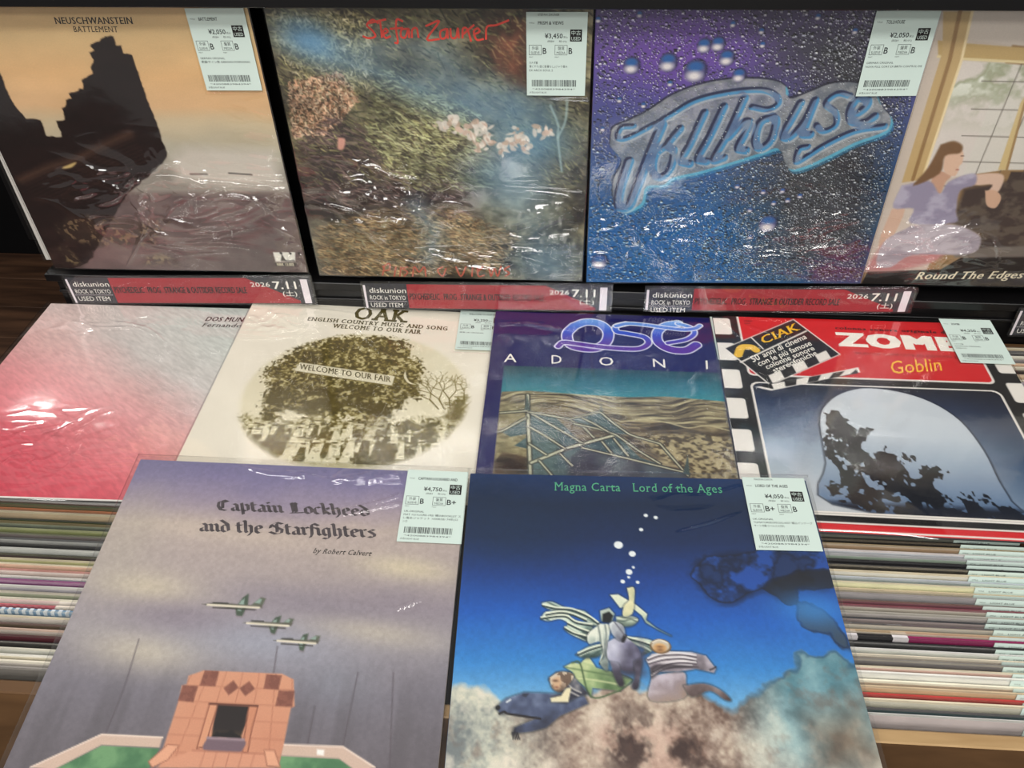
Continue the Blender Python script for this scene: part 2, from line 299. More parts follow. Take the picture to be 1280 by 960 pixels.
P['ose_l10']=[(0.3024,0.5974),(0.3804,0.6161),(0.4379,0.6401),(0.5109,0.7108),(0.57,0.7584)]
P['ose_l11']=[(0.3286,0.568),(0.3677,0.5938),(0.4125,0.6279)]
P['ose_l12']=[(0.2589,0.7335),(0.2969,0.782)]
P['ose_l13']=[(0.3921,0.6738),(0.4224,0.7243)]
P['ose_l14']=[(0.4308,0.6584),(0.4723,0.7301)]
P['ose_l15']=[(0.1939,0.7669),(0.2359,0.8266)]
P['ose_l16']=[(0.3282,0.7037),(0.4717,0.7429),(0.647,0.7912)]
P['ose_sp1']=[(0.1421,0.4668),(0.1356,0.5407),(0.1558,0.5443)]
P['ose_sp2']=[(0.3927,0.4876),(0.3864,0.5364),(0.3971,0.5358)]
P['ose_sp3']=[(0.6607,0.7153),(0.6374,0.7959),(0.658,0.8028)]
P['q1']=[(0.3002,0.0777),(0.2745,0.1272),(0.286,0.1851),(0.3297,0.2056),(0.3805,0.2029),(0.4176,0.1664),(0.4265,0.1071),(0.3978,0.0603),(0.3453,0.0508),(0.3002,0.0777)]
P['q2']=[(0.2425,0.2012),(0.2604,0.1772),(0.3079,0.1816),(0.3807,0.1937),(0.4818,0.2019),(0.5398,0.1965),(0.5721,0.1649),(0.5583,0.1296),(0.5003,0.1126),(0.46,0.1029),(0.4574,0.0717),(0.4955,0.0526)]
P['q3']=[(0.6907,0.0421),(0.6447,0.0567),(0.6104,0.0971),(0.6091,0.156),(0.648,0.1952),(0.7051,0.1989),(0.7459,0.1659)]
P['q4']=[(0.6437,0.1599),(0.7112,0.1365),(0.7457,0.0993),(0.7369,0.0639),(0.6907,0.0421)]
P['q5']=[(0.4575,0.0692),(0.503,0.0522),(0.5701,0.0571),(0.651,0.0709),(0.7096,0.0774),(0.7513,0.0679),(0.7718,0.0499)]
P['z_red']=[(0.0919,-0.0064),(0.8595,-0.0016),(0.9081,0.0313),(0.9571,0.2476),(0.9245,0.3291),(0.7129,0.3226),(0.3143,0.3384),(0.095,0.3006),(0.0744,0.2375)]
P['z_clap']=[(0.0273,0.191),(0.2969,0.0096),(0.4226,0.2032),(0.158,0.3775)]
P['z_div1']=[(0.0708,0.2662),(0.3326,0.0749)]
P['z_div2']=[(0.1272,0.1232),(0.1604,0.1867)]
P['z_arm']=[(0.1106,0.3922),(0.4679,0.2741),(0.4685,0.2991),(0.1597,0.4074)]
P['z_arc']=[(0.0677,0.2247),(0.0853,0.1839),(0.1195,0.1794),(0.1342,0.1947)]
P['z_pic']=[(0.0913,0.3629),(0.1843,0.3622),(0.9024,0.3674),(0.9466,0.4513),(0.9294,0.9076),(0.1454,0.913),(0.0869,0.8975),(0.0706,0.7991),(0.0825,0.48)]
P['z_head']=[(0.2859,0.568),(0.3066,0.4977),(0.3702,0.4223),(0.4629,0.3812),(0.572,0.39),(0.6688,0.4366),(0.7364,0.5226),(0.7651,0.6521),(0.7668,0.7736),(0.774,0.8549),(0.7751,0.9476),(0.2581,0.8949),(0.2723,0.7349)]
P['z_blot']=[(0.3252,0.5067),(0.3757,0.5237),(0.392,0.6001),(0.4366,0.5785),(0.3988,0.6556),(0.4746,0.6873),(0.5329,0.6838),(0.5054,0.7383),(0.6084,0.7494),(0.5617,0.8029),(0.6034,0.8655),(0.5715,0.9301),(0.2704,0.8941),(0.2879,0.7514),(0.2879,0.6251)]
P['z_blot2']=[(0.7244,0.8258),(0.7747,0.9173),(0.7334,0.9351),(0.6726,0.9083),(0.5911,0.8662),(0.6382,0.8311)]
P['z_bar1']=[(0.1699,0.9115),(0.7855,0.9197)]
P['z_bar2']=[(0.1769,0.9393),(0.7751,0.9476)]
P['z_perf']=[(0.0028,0.0058),(0.0485,0.0925),(0.0029,0.1458),(0.046,0.2356),(0.0015,0.2907),(0.0509,0.3786),(-0.0003,0.4354),(0.046,0.5096)]
P['z_perfr']=[(0.9604,0.3151),(0.9769,0.3853)]
P['cap_fire']=[(0.3566,0.6565),(0.3905,0.6411),(0.5883,0.6404),(0.6201,0.6534),(0.6374,0.7188),(0.6292,0.7238),(0.6318,0.8043),(0.6315,0.8598),(0.3585,0.8727),(0.3515,0.8392),(0.352,0.7232),(0.3477,0.681),(0.3587,0.6781)]
P['cap_hole']=[(0.4493,0.7232),(0.5261,0.7241),(0.529,0.7695),(0.526,0.8006),(0.4571,0.7995),(0.4531,0.7708)]
P['cap_jambL']=[(0.4293,0.7223),(0.4505,0.7222),(0.4478,0.8217),(0.4299,0.8269)]
P['cap_jambR']=[(0.526,0.7218),(0.5481,0.7221),(0.5473,0.7775),(0.552,0.8297),(0.5386,0.8303)]
P['cap_grate']=[(0.4487,0.8021),(0.5347,0.8024),(0.5375,0.8261),(0.5255,0.8318),(0.4577,0.832),(0.4433,0.8219)]
P['cap_coal']=[(0.4555,0.8018),(0.4635,0.7904),(0.4849,0.7849),(0.5076,0.7839),(0.5253,0.8015)]
P['cap_t1']=[(0.3928,0.641),(0.4292,0.6412),(0.4308,0.6794),(0.3913,0.6799)]
P['cap_t2']=[(0.3501,0.6809),(0.3881,0.6805),(0.3888,0.7205),(0.3505,0.7186)]
P['cap_t3']=[(0.5489,0.6433),(0.5882,0.6443),(0.5883,0.6804),(0.551,0.6798)]
P['cap_t4']=[(0.5896,0.6822),(0.629,0.6817),(0.6308,0.7205),(0.5899,0.7201)]
P['cap_d1']=[(0.4712,0.6621),(0.4892,0.6804),(0.47,0.6998),(0.4524,0.6831)]
P['cap_d2']=[(0.5112,0.6625),(0.5298,0.6808),(0.5112,0.7001),(0.4914,0.6812)]
P['cap_baseL']=[(0.0615,0.8863),(0.196,0.8062),(0.3421,0.8061),(0.3428,0.829),(0.2052,0.8296),(0.1154,0.8894)]
P['cap_baseR']=[(0.6301,0.8087),(0.7719,0.8071),(0.8539,0.849),(0.8216,0.8644),(0.7681,0.8341),(0.6317,0.8339)]
P['cap_carpL']=[(0.1154,0.8894),(0.2059,0.8313),(0.3434,0.8307),(0.3338,0.8792)]
P['cap_carpR']=[(0.6319,0.8347),(0.7681,0.8341),(0.8216,0.8644),(0.6324,0.8733)]
P['cap_hearth']=[(0.3705,0.8553),(0.4214,0.8316),(0.5977,0.8318),(0.6227,0.8602),(0.3497,0.8731)]
P['cap_armL']=[(0.3591,0.8216),(0.3867,0.8224),(0.3705,0.8553),(0.3409,0.8735),(0.3277,0.8615)]
P['cap_armR']=[(0.5887,0.8228),(0.6135,0.8225),(0.6359,0.8596),(0.604,0.8569)]
P['cap_sock']=[(0.7124,0.8157),(0.7297,0.8161),(0.7309,0.829),(0.714,0.8276)]
P['cap_w1']=[(0.1997,0.5679),(0.2078,0.6937),(0.2048,0.8058)]
P['cap_w2']=[(0.7764,0.6284),(0.7742,0.7214),(0.7717,0.8062)]
P['cap_w3']=[(0.8653,0.6241),(0.8885,0.8474)]
P['cap_w4']=[(0.5591,0.5704),(0.5662,0.6386)]
P['cap_w5']=[(0.6863,0.7166),(0.6878,0.8085)]
P['jet1']=[(0.3305,0.4646),(0.37,0.456),(0.4221,0.4589),(0.4532,0.4601),(0.4912,0.4583),(0.4932,0.4664),(0.4558,0.4699),(0.405,0.4708)]
P['jet1w']=[(0.4226,0.4699),(0.4346,0.4389),(0.447,0.427),(0.4532,0.4601),(0.4466,0.4921),(0.4311,0.4913)]
P['jet1t']=[(0.4631,0.4586),(0.483,0.4364),(0.4965,0.4386),(0.4919,0.461)]
P['jet2']=[(0.4516,0.5107),(0.4854,0.5047),(0.5259,0.5054),(0.5838,0.5052),(0.5807,0.5134),(0.5285,0.5159)]
P['jet2w']=[(0.5229,0.5136),(0.5351,0.4915),(0.5489,0.4855),(0.5484,0.515),(0.5438,0.5373),(0.533,0.5342)]
P['jet2t']=[(0.5564,0.5066),(0.5733,0.4923),(0.5847,0.4934),(0.5797,0.5092)]
P['jet3']=[(0.5445,0.5545),(0.5765,0.5493),(0.6163,0.5494),(0.6633,0.5487),(0.6602,0.5576),(0.6183,0.5586)]
P['jet3w']=[(0.6104,0.5564),(0.6181,0.5353),(0.6307,0.531),(0.6306,0.558),(0.6277,0.5786),(0.6174,0.5766)]
P['jet3t']=[(0.6363,0.55),(0.6508,0.5363),(0.6633,0.5367),(0.6592,0.553)]
P['m_bear']=[(0.1093,0.7026),(0.1349,0.6801),(0.1782,0.664),(0.2416,0.6646),(0.3241,0.667),(0.3332,0.6861),(0.2656,0.7169),(0.2323,0.746),(0.1947,0.7565),(0.1524,0.7624),(0.1567,0.7484),(0.2084,0.7257),(0.1363,0.7138),(0.122,0.7166)]
P['m_boy']=[(0.239,0.6298),(0.2563,0.6116),(0.291,0.6105),(0.3055,0.6278),(0.334,0.6618),(0.3144,0.6673),(0.2802,0.6853),(0.244,0.684),(0.2464,0.6718),(0.2707,0.6637),(0.2513,0.6495)]
P['m_boyhead']=[(0.239,0.6248),(0.2662,0.6087),(0.2959,0.6129),(0.2956,0.6281),(0.2659,0.6589),(0.2464,0.6496)]
P['m_green']=[(0.2763,0.5956),(0.2963,0.5846),(0.3163,0.5866),(0.3368,0.5651),(0.3558,0.5958),(0.395,0.6048),(0.4432,0.6236),(0.4121,0.652),(0.3442,0.6466),(0.341,0.6689),(0.3295,0.6471),(0.3055,0.6278),(0.296,0.6078)]
P['m_horse']=[(0.3838,0.5265),(0.3963,0.4768),(0.4222,0.4761),(0.436,0.5033),(0.4682,0.5507),(0.4708,0.582),(0.4564,0.6432),(0.4443,0.6436),(0.4467,0.6083),(0.4148,0.6042),(0.4226,0.6393),(0.4082,0.6347),(0.3953,0.5997),(0.3811,0.5847)]
P['m_robe']=[(0.3705,0.4776),(0.3386,0.5061),(0.3403,0.5332),(0.3685,0.527),(0.377,0.5639),(0.3662,0.5851),(0.3854,0.6),(0.3886,0.5317),(0.3961,0.4824)]
P['m_hood']=[(0.372,0.4409),(0.3959,0.4317),(0.4092,0.4484),(0.4018,0.4711),(0.3734,0.4692)]
P['m_hoodin']=[(0.3779,0.4493),(0.3954,0.442),(0.4052,0.4542),(0.3965,0.4741),(0.3769,0.473)]
P['m_drape1']=[(0.2198,0.4224),(0.2462,0.4187),(0.2882,0.4377),(0.3301,0.4422),(0.3503,0.4642),(0.3705,0.4776),(0.3496,0.4838),(0.3192,0.4595),(0.2672,0.4469),(0.2305,0.4365)]
P['m_drape2']=[(0.2166,0.4682),(0.2305,0.4479),(0.2777,0.4466),(0.3034,0.4684),(0.3495,0.4866),(0.3406,0.5251),(0.3026,0.5127),(0.2772,0.4942),(0.2877,0.4801),(0.2671,0.4667),(0.2359,0.4732)]
P['m_drape3']=[(0.3067,0.5634),(0.3376,0.5413),(0.3734,0.5322),(0.3886,0.5317),(0.367,0.5642),(0.3267,0.5707)]
P['m_drape4']=[(0.4354,0.5114),(0.471,0.5131),(0.5057,0.5229),(0.4986,0.5471),(0.4726,0.5584),(0.4789,0.5424),(0.4446,0.5274)]
P['m_arm']=[(0.4468,0.3718),(0.4655,0.3712),(0.4627,0.4124),(0.4551,0.447),(0.4313,0.4534),(0.4356,0.4248),(0.4499,0.407)]
P['m_sleeve']=[(0.4004,0.3938),(0.4217,0.3914),(0.4673,0.421),(0.4942,0.4459),(0.4902,0.4629),(0.5142,0.4845),(0.5505,0.5053),(0.5237,0.4924),(0.4896,0.4713),(0.4807,0.4519),(0.4514,0.4243),(0.4248,0.4308)]
P['m_sleeve2']=[(0.4129,0.4568),(0.4443,0.453),(0.4697,0.4607),(0.4528,0.4807),(0.4167,0.4818)]
P['m_helm']=[(0.5023,0.5337),(0.5214,0.5181),(0.541,0.5245),(0.5389,0.5459),(0.5034,0.5496)]
P['m_cape']=[(0.4816,0.5713),(0.498,0.5551),(0.5438,0.5473),(0.5989,0.5478),(0.6328,0.5563),(0.6532,0.5893),(0.6468,0.5998),(0.6037,0.5908),(0.5583,0.5999),(0.5138,0.6012),(0.4927,0.6171),(0.4899,0.5917)]
P['m_capedk']=[(0.4899,0.5917),(0.5157,0.5806),(0.5947,0.5834),(0.604,0.5883),(0.5142,0.5961),(0.4931,0.612)]
P['m_body']=[(0.4931,0.612),(0.5681,0.5996),(0.5752,0.6246),(0.5658,0.6645),(0.4833,0.6718)]
P['m_leg']=[(0.5691,0.6348),(0.6186,0.6283),(0.6555,0.6421),(0.6785,0.6659),(0.6641,0.6663),(0.6309,0.6453),(0.5854,0.6614)]
P['m_ear']=[(0.1711,0.6716),(0.1758,0.6656),(0.1904,0.6652),(0.1824,0.6752)]
P['m_jaw']=[(0.1196,0.7167),(0.1314,0.7115),(0.1388,0.7161),(0.17,0.7198),(0.2179,0.7255)]
P['m_eye']=[(0.1362,0.6883),(0.1447,0.6822)]
P['m_boyarm']=[(0.2806,0.6486),(0.2929,0.6482),(0.2851,0.6837),(0.244,0.685),(0.2416,0.6753),(0.2683,0.6687)]
P['m_boyface']=[(0.2454,0.6271),(0.2622,0.6215),(0.2685,0.634),(0.265,0.649),(0.2537,0.6533),(0.2474,0.6421)]
P['m_chest']=[(0.3888,0.5263),(0.4098,0.5149),(0.4353,0.5142),(0.4639,0.5402),(0.4696,0.5716),(0.4647,0.5976),(0.4445,0.6033),(0.4151,0.5991),(0.3961,0.5842),(0.3846,0.5637)]
P['m_fl1']=[(0.3913,0.5792),(0.411,0.5838),(0.417,0.6092),(0.4227,0.6368),(0.4104,0.6396),(0.3995,0.6149)]
P['m_fl2']=[(0.4513,0.5774),(0.4696,0.5716),(0.4636,0.6129),(0.4564,0.6432),(0.4454,0.6475),(0.4423,0.6362),(0.4512,0.6133)]
P['m_hhead']=[(0.3937,0.4769),(0.407,0.4698),(0.4296,0.4814),(0.4331,0.5088),(0.4271,0.5225),(0.4146,0.5191),(0.4001,0.5043)]
P['m_f1']=[(0.2209,0.431),(0.2567,0.4386),(0.2987,0.4414),(0.34,0.4589),(0.3653,0.4778)]
P['m_f2']=[(0.2176,0.4681),(0.2515,0.4615),(0.2827,0.4606),(0.3085,0.4767),(0.3496,0.4838)]
P['m_f3']=[(0.2306,0.4565),(0.2672,0.4497),(0.2985,0.4545),(0.3345,0.4703)]
P['m_f4']=[(0.2798,0.4941),(0.3027,0.5072),(0.3383,0.517)]
P['m_f5']=[(0.2877,0.4801),(0.3133,0.4932),(0.3413,0.5033)]
P['m_f6']=[(0.3118,0.5633),(0.3424,0.5491),(0.3782,0.5374)]
P['m_f7']=[(0.4402,0.5167),(0.4702,0.5239),(0.4998,0.5338)]
P['m_f8']=[(0.4176,0.4651),(0.4428,0.4755),(0.4667,0.4664)]
P['m_f9']=[(0.3662,0.5851),(0.3745,0.564),(0.3853,0.5478)]
P['m_c1']=[(0.4866,0.5711),(0.5176,0.5597),(0.568,0.5556),(0.6075,0.5596)]
P['m_c2']=[(0.4883,0.5814),(0.5266,0.5699),(0.5718,0.5659),(0.6062,0.5701)]
P['m_c3']=[(0.4929,0.6146),(0.514,0.5987),(0.5547,0.5872),(0.5944,0.586)]
P['m_c4']=[(0.4989,0.6017),(0.5303,0.5828),(0.5657,0.5765),(0.6052,0.5779)]
P['m_mz']=[(0.638,0.5924),(0.6457,0.5896),(0.6539,0.5842)]
P['m_bub']=[(0.5154,0.1374),(0.5433,0.1439),(0.4984,0.1861),(0.4311,0.2383),(0.4679,0.2659),(0.4553,0.323),(0.4362,0.3528),(0.4763,0.3538),(0.4533,0.3394),(0.4679,0.3083)]
P['m_cloudtop']=[(-0.0204,0.6676),(0.0042,0.6492),(0.0667,0.665),(0.111,0.6811),(0.1729,0.7304),(0.2406,0.7029),(0.3186,0.6573),(0.3888,0.6375),(0.4423,0.618),(0.5611,0.6499),(0.6874,0.6678),(0.7941,0.5983),(0.8641,0.555),(0.9461,0.5432),(0.9936,0.5649),(1.1048,0.5431),(0.9958,0.9201),(-0.0169,0.9526)]
P['m_dkcl']=[(0.6254,0.3258),(0.6599,0.2807),(0.7405,0.2616),(0.9987,0.2373),(0.9828,0.3477),(0.9046,0.3606),(0.8689,0.3982),(0.8099,0.3633),(0.7183,0.4077),(0.6649,0.3885)]
P['m_dkcl2']=[(0.903,0.4126),(0.9588,0.4109),(0.9954,0.4502),(0.9921,0.5183),(0.9586,0.4905),(0.9015,0.4628)]
P['m_dkcl3']=[(0.8099,0.3633),(0.887,0.3074),(0.9903,0.3153),(0.9815,0.3531),(0.9046,0.3606),(0.8689,0.3982)]
P['m_blotch']=[(0.3501,0.7415),(0.4189,0.7144),(0.5029,0.7202),(0.5464,0.7841),(0.586,0.8602),(0.3936,0.8663)]
P['m_blotch2']=[(0.8569,0.7092),(0.9834,0.6716),(1.0259,0.8159),(0.8629,0.8287)]
P['r_frameV']=[(0.023,0.0499),(0.1168,0.5932)]
P['r_sash']=[(0.1015,0.0488),(0.1184,0.1305),(0.299,0.1487),(0.2578,0.0467)]
P['r_win']=[(0.1182,0.1902),(0.3213,0.204),(0.458,0.5423),(0.3746,0.5445),(0.0978,0.5937),(0.1291,0.4295)]
P['r_transom']=[(0.0296,0.1319),(0.1002,0.1392),(0.3007,0.1529),(0.3179,0.1954),(0.1166,0.1859),(0.0452,0.1784)]
P['r_post']=[(0.0188,0.0499),(0.1015,0.0488),(0.1182,0.1902),(0.1229,0.5824),(0.0597,0.5947),(0.0537,0.1654)]
P['r_post2']=[(0.357,0.2924),(0.3549,0.32),(0.3839,0.5442),(0.356,0.5449),(0.3417,0.3202),(0.3498,0.2744)]
P['r_hair']=[(0.1435,0.4588),(0.1807,0.446),(0.214,0.4621),(0.2135,0.4872),(0.1708,0.4983),(0.1727,0.5601),(0.1011,0.6042),(0.1284,0.5404)]
P['r_face']=[(0.1674,0.4883),(0.2174,0.477),(0.2334,0.5172),(0.2276,0.5327),(0.2302,0.5482),(0.2233,0.5692),(0.1833,0.5494)]
P['r_neck']=[(0.1535,0.5449),(0.2121,0.5643),(0.2021,0.5909),(0.1974,0.6339),(0.1582,0.6027)]
P['r_shirt']=[(0.063,0.6053),(0.1483,0.587),(0.1974,0.6339),(0.2116,0.5906),(0.259,0.563),(0.2918,0.5622),(0.3003,0.5989),(0.2605,0.6214),(0.2726,0.6977),(0.2832,0.7425),(0.136,0.747),(0.1283,0.6908),(0.0585,0.6872)]
P['r_arm']=[(0.2601,0.5662),(0.3413,0.5557),(0.3825,0.5651),(0.3891,0.6071),(0.3783,0.6289),(0.3498,0.6297),(0.3569,0.5974),(0.3003,0.5989)]
P['r_hand']=[(0.3412,0.6191),(0.3743,0.6182),(0.4034,0.6444),(0.3987,0.6829),(0.3658,0.6728)]
P['r_armL']=[(0.0553,0.6929),(0.1008,0.6972),(0.0874,0.8183),(0.0676,0.8547),(0.0473,0.8196)]
P['r_leg']=[(0.1395,0.7583),(0.2753,0.7485),(0.3658,0.7802),(0.3941,0.8084),(0.3932,0.8559),(0.3273,0.8702),(0.176,0.8752),(0.1194,0.9263),(0.0645,0.9158),(0.0674,0.8189)]
P['r_skirt']=[(0.0337,0.9168),(0.0674,0.8189),(0.1503,0.7928),(0.287,0.8715),(0.1641,0.9371),(0.0422,0.9477)]
P['r_dark']=[(0.2663,0.6105),(0.4992,0.5516),(0.6169,0.8366),(0.3989,0.8438),(0.3876,0.7853),(0.2734,0.7428),(0.265,0.6757)]
P['r_sill']=[(0.2991,0.8471),(0.6121,0.8249),(0.6315,0.872),(0.3314,0.8822)]
P['r_bot']=[(0.0422,0.9477),(0.2972,0.9325),(0.3516,0.8815),(0.6315,0.872),(0.6924,1.0194),(0.0264,1.0444)]
TEXTS=[
('neu','NEUSCHWANSTEIN','serifb',(0.3785, 0.099),(0.6279, 0.0998),(0.3801, 0.0791),'ink'),
('neu','BATTLEMENT','serif',(0.4296, 0.1228),(0.5712, 0.124),(0.4315, 0.1058),'ink'),
('oak','OAK','slab',(0.4093, 0.1088),(0.6203, 0.1202),(0.4101, 0.0301),'olive'),
('oak','ENGLISH COUNTRY MUSIC AND SONG','slab',(0.2385, 0.1305),(0.7772, 0.1576),(0.2393, 0.1073),'olive'),
('oak','WELCOME TO OUR FAIR','slab',(0.3417, 0.1691),(0.6807, 0.1863),(0.3426, 0.1439),'olive'),
('oak','WELCOME TO OUR FAIR','serifb',(0.2757, 0.4165),(0.6112, 0.4667),(0.2722, 0.3867),'olive'),
('dos','DOS MUNDOS','serifbi',(0.6471, 0.0914),(0.8652, 0.0895),(0.6444, 0.0632),'ink'),
('dos','Fernando','serifi',(0.6458, 0.1285),(0.7985, 0.1268),(0.6423, 0.1041),'ink'),
('cap','by Robert Calvert','serifi',(0.5922, 0.2966),(0.757, 0.2977),(0.5926, 0.2808),'ink'),
('mag','Magna Carta   Lord of the Ages','serif',(0.2524, 0.0579),(0.746, 0.0535),(0.2524, 0.0279),'green'),
('rou','Round The Edges','serifbi',(0.2177, 0.9755),(0.5966, 0.9618),(0.2161, 0.9441),'cream'),
('ose','A','sans',(0.0521, 0.3001),(0.0963, 0.2988),(0.0504, 0.2547),'white'),
('ose','D','sans',(0.2216, 0.2996),(0.2571, 0.2987),(0.2205, 0.2533),'white'),
('ose','O','sans',(0.3903, 0.3001),(0.4404, 0.2996),(0.3911, 0.254),'white'),
('ose','N','sans',(0.5805, 0.2984),(0.6231, 0.3004),(0.5814, 0.2536),'white'),
('ose','I','sans',(0.765, 0.3001),(0.772, 0.2998),(0.7683, 0.2533),'white'),
('zom','CIAK','serifb',(0.1657, 0.1622),(0.3132, 0.0689),(0.1572, 0.1216),'yellow'),
('zom','50','sansb',(0.1161, 0.2651),(0.145, 0.2467),(0.1069, 0.2357),'white'),
('zom','anni di cinema','sansb',(0.1572, 0.237),(0.3286, 0.1196),(0.1502, 0.2111),'white'),
('zom','con le più famose','sansb',(0.1337, 0.2858),(0.3392, 0.1571),(0.1266, 0.2606),'white'),
('zom','colonne sonore','sansb',(0.1583, 0.3009),(0.3441, 0.1836),(0.1511, 0.2785),'white'),
('zom','stereofoniche','sansb',(0.1815, 0.3185),(0.3489, 0.2098),(0.1728, 0.2964),'white'),
('zom','ZOMBI','fat',(0.4304, 0.155),(0.9048, 0.1671),(0.4317, 0.081),'white'),
('zom','Goblin','sans',(0.5785, 0.3018),(0.7547, 0.2748),(0.5906, 0.2331),'yellow'),
('zom','colonna sonora originale del film','slab',(0.4404, 0.0595),(0.9206, 0.0696),(0.442, 0.0439),'ink'),
('zom','MUSICHE COMPOSTE ED ESEGUITE DAI','sans',(0.4817, 0.2027),(0.8518, 0.2063),(0.4831, 0.1895),'redink'),
('zom','STEREO','slab',(0.1144, 0.0308),(0.1437, 0.0318),(0.1147, 0.0229),'ink'),
('zom','ZSLG','slab',(0.1136, 0.0455),(0.1345, 0.0456),(0.1139, 0.0382),'ink'),
('neu','records','sansb',(0.9232, 0.951),(0.9602, 0.9503),(0.9225, 0.9405),'ink'),
('neu','NRK 12.002','sansb',(0.888, 0.9712),(0.9531, 0.9699),(0.8877, 0.9588),'cream'),
]
BLACK=[
('cap','Captain Lockheed',(0.285, 0.171),(0.7371, 0.1693),(0.2753, 0.1455)),
('cap','and the Starfighters',(0.259, 0.2432),(0.7634, 0.2395),(0.2507, 0.2161)),
]
SCRIPT=[
('ste',[[(0.3492,0.0846),(0.3331,0.0749),(0.3136,0.0901),(0.3288,0.1065),(0.3353,0.123),(0.314,0.1286),(0.2972,0.1231)],[(0.356,0.0765),(0.3555,0.1257)],[(0.3202,0.0846),(0.3737,0.0737)],[(0.3594,0.1174),(0.3751,0.1091),(0.3703,0.1009),(0.3601,0.1119),(0.3669,0.1273),(0.3821,0.1229)],[(0.4249,0.0791),(0.4083,0.0737),(0.4022,0.1008),(0.4035,0.1395),(0.3944,0.1423)],[(0.3848,0.1009),(0.4228,0.0981)],[(0.4399,0.1008),(0.4193,0.1035),(0.4154,0.1228),(0.4285,0.1255),(0.441,0.1008),(0.4401,0.1255)],[(0.4489,0.1255),(0.4523,0.1035),(0.466,0.0996),(0.4692,0.1254)],[(0.4955,0.0925),(0.5369,0.079),(0.4949,0.1309),(0.5326,0.1308)],[(0.5552,0.1006),(0.5385,0.1088),(0.5387,0.128),(0.5534,0.1252),(0.5598,0.1006),(0.5601,0.1279)],[(0.5696,0.1005),(0.5707,0.1252),(0.5851,0.1251),(0.5926,0.0994),(0.5937,0.1268)],[(0.6052,0.1267),(0.608,0.1005),(0.6211,0.1015),(0.6307,0.136)],[(0.607,0.1168),(0.6418,0.0896)],[(0.6404,0.1168),(0.658,0.1085),(0.6527,0.0993),(0.6408,0.1086),(0.6482,0.1321),(0.6684,0.1304)],[(0.6771,0.1304),(0.6814,0.0949),(0.7101,0.0895),(0.7472,0.076)]],'red'),
('ste',[[(0.2573,0.9556),(0.2462,0.9929)],[(0.251,0.9558),(0.2783,0.9404),(0.275,0.9669),(0.2512,0.9735)],[(0.3019,0.9544),(0.2906,0.9961)],[(0.321,0.9539),(0.3125,0.9955)],[(0.3464,0.9532),(0.3265,0.9611),(0.344,0.9753),(0.3291,0.995)],[(0.3611,0.9941),(0.3718,0.9525),(0.3886,0.9741),(0.4097,0.9515),(0.4122,0.9927)],[(0.4791,0.9496),(0.459,0.9647),(0.4759,0.9908),(0.4912,0.9565)],[(0.5294,0.9482),(0.5456,0.9889),(0.567,0.9472)],[(0.5921,0.9465),(0.5873,0.9877)],[(0.6097,0.9679),(0.6295,0.9455),(0.6104,0.9533),(0.6125,0.9869),(0.6341,0.9819)],[(0.6545,0.9448),(0.6591,0.9856),(0.6729,0.9515),(0.6842,0.9849),(0.6981,0.9407)],[(0.7291,0.9398),(0.7101,0.9549),(0.7284,0.969),(0.713,0.9841)]],'redfaint'),
]

def rectp(u0, v0, u1, v1): return [(u0, v0), (u1, v0), (u1, v1), (u0, v1)]

def paint_neu():
    c = Paint(300, (0, 0, 0), 3); n = c.noise(3, 9)
    c.grad([(0, (200, 168, 122)), (.12, (208, 178, 130)), (.25, (214, 174, 124)), (.36, (214, 176, 132)), (.42, (196, 178, 146)), (.52, (172, 166, 148)), (.60, (140, 134, 124)), (.66, (150, 142, 132)), (.70, (108, 92, 88)), (1, (62, 50, 46))], c.V+(n-.5)*.06)
    c.mul(.95+.1*c.noise(5, 14))
    c.poly(P['seaband'], (196, 188, 176), f=.05)
    e = c.noise(8, 14, 5); k = c.V > .66
    c.put(np.clip((c.V-.66)*30, 0, 1)*.8, c.gradcol([(0, (58, 44, 44)), (.5, (104, 86, 84)), (1, (134, 118, 112))], e))
    c.line([(.66, .60), (.72, .6)], .006, (110, 105, 100)); c.line([(.8, .595), (.88, .6)], .006, (105, 100, 95))
    m = c.polymask(P['ruin'], jag=(c.noise(40)-.5)*.012)
    br = c.noise(10, 60, 3); land = c.noise(9, 18, 5)
    col = c.gradcol([(0, (22, 13, 12)), (.55, (34, 20, 18)), (1, (74, 52, 44))], br*.4+land*.6*np.clip((c.V-.35)*2.2, 0, 1.3))
    c.a[:] = c.a*(1-m[..., None])+col*m[..., None]
    c.line(P['ruin_path'], .02, (92, 66, 50), f=.03, op=.7)
    for i in range(9): c.line([(u+.004*i, v+.012*i) for u, v in P['ruin_path']], .003, (78, 56, 44), f=.006, op=.35)
    c.poly(P['puddle'], (196, 170, 112), f=.006, smooth=True)
    sp = (c.noise(90, 90, 2) > .56)
    for k2, col in (('rock1', (150, 126, 92)), ('rock2', (160, 140, 96)), ('rock3', (168, 152, 110))):
        q = c.polymask(P[k2], f=.03, jag=(c.noise(30)-.5)*.04); c.put(q*.5, (66, 52, 42)); c.put(q*sp*.55*(c.noise(20)>.45), col)
    c.poly(P['neulogo'], (226, 222, 212)); c.poly(P['neulogo2'], (40, 32, 30)); 
    a = P['neulogo']; c.poly([(a[0][0]+.022, a[3][1]-.004), (a[0][0]+.032, a[0][1]+.008), (a[0][0]+.042, a[3][1]-.004)], (30, 26, 26))
    for i in range(5): c.ell(a[0][0]+.03+.035*i, a[0][1]+.004, .005, .005, (30, 26, 26))
    c.line([P['neulogo2'][0], P['neulogo2'][1]], .002, (180, 172, 160), smooth=False)
    return c
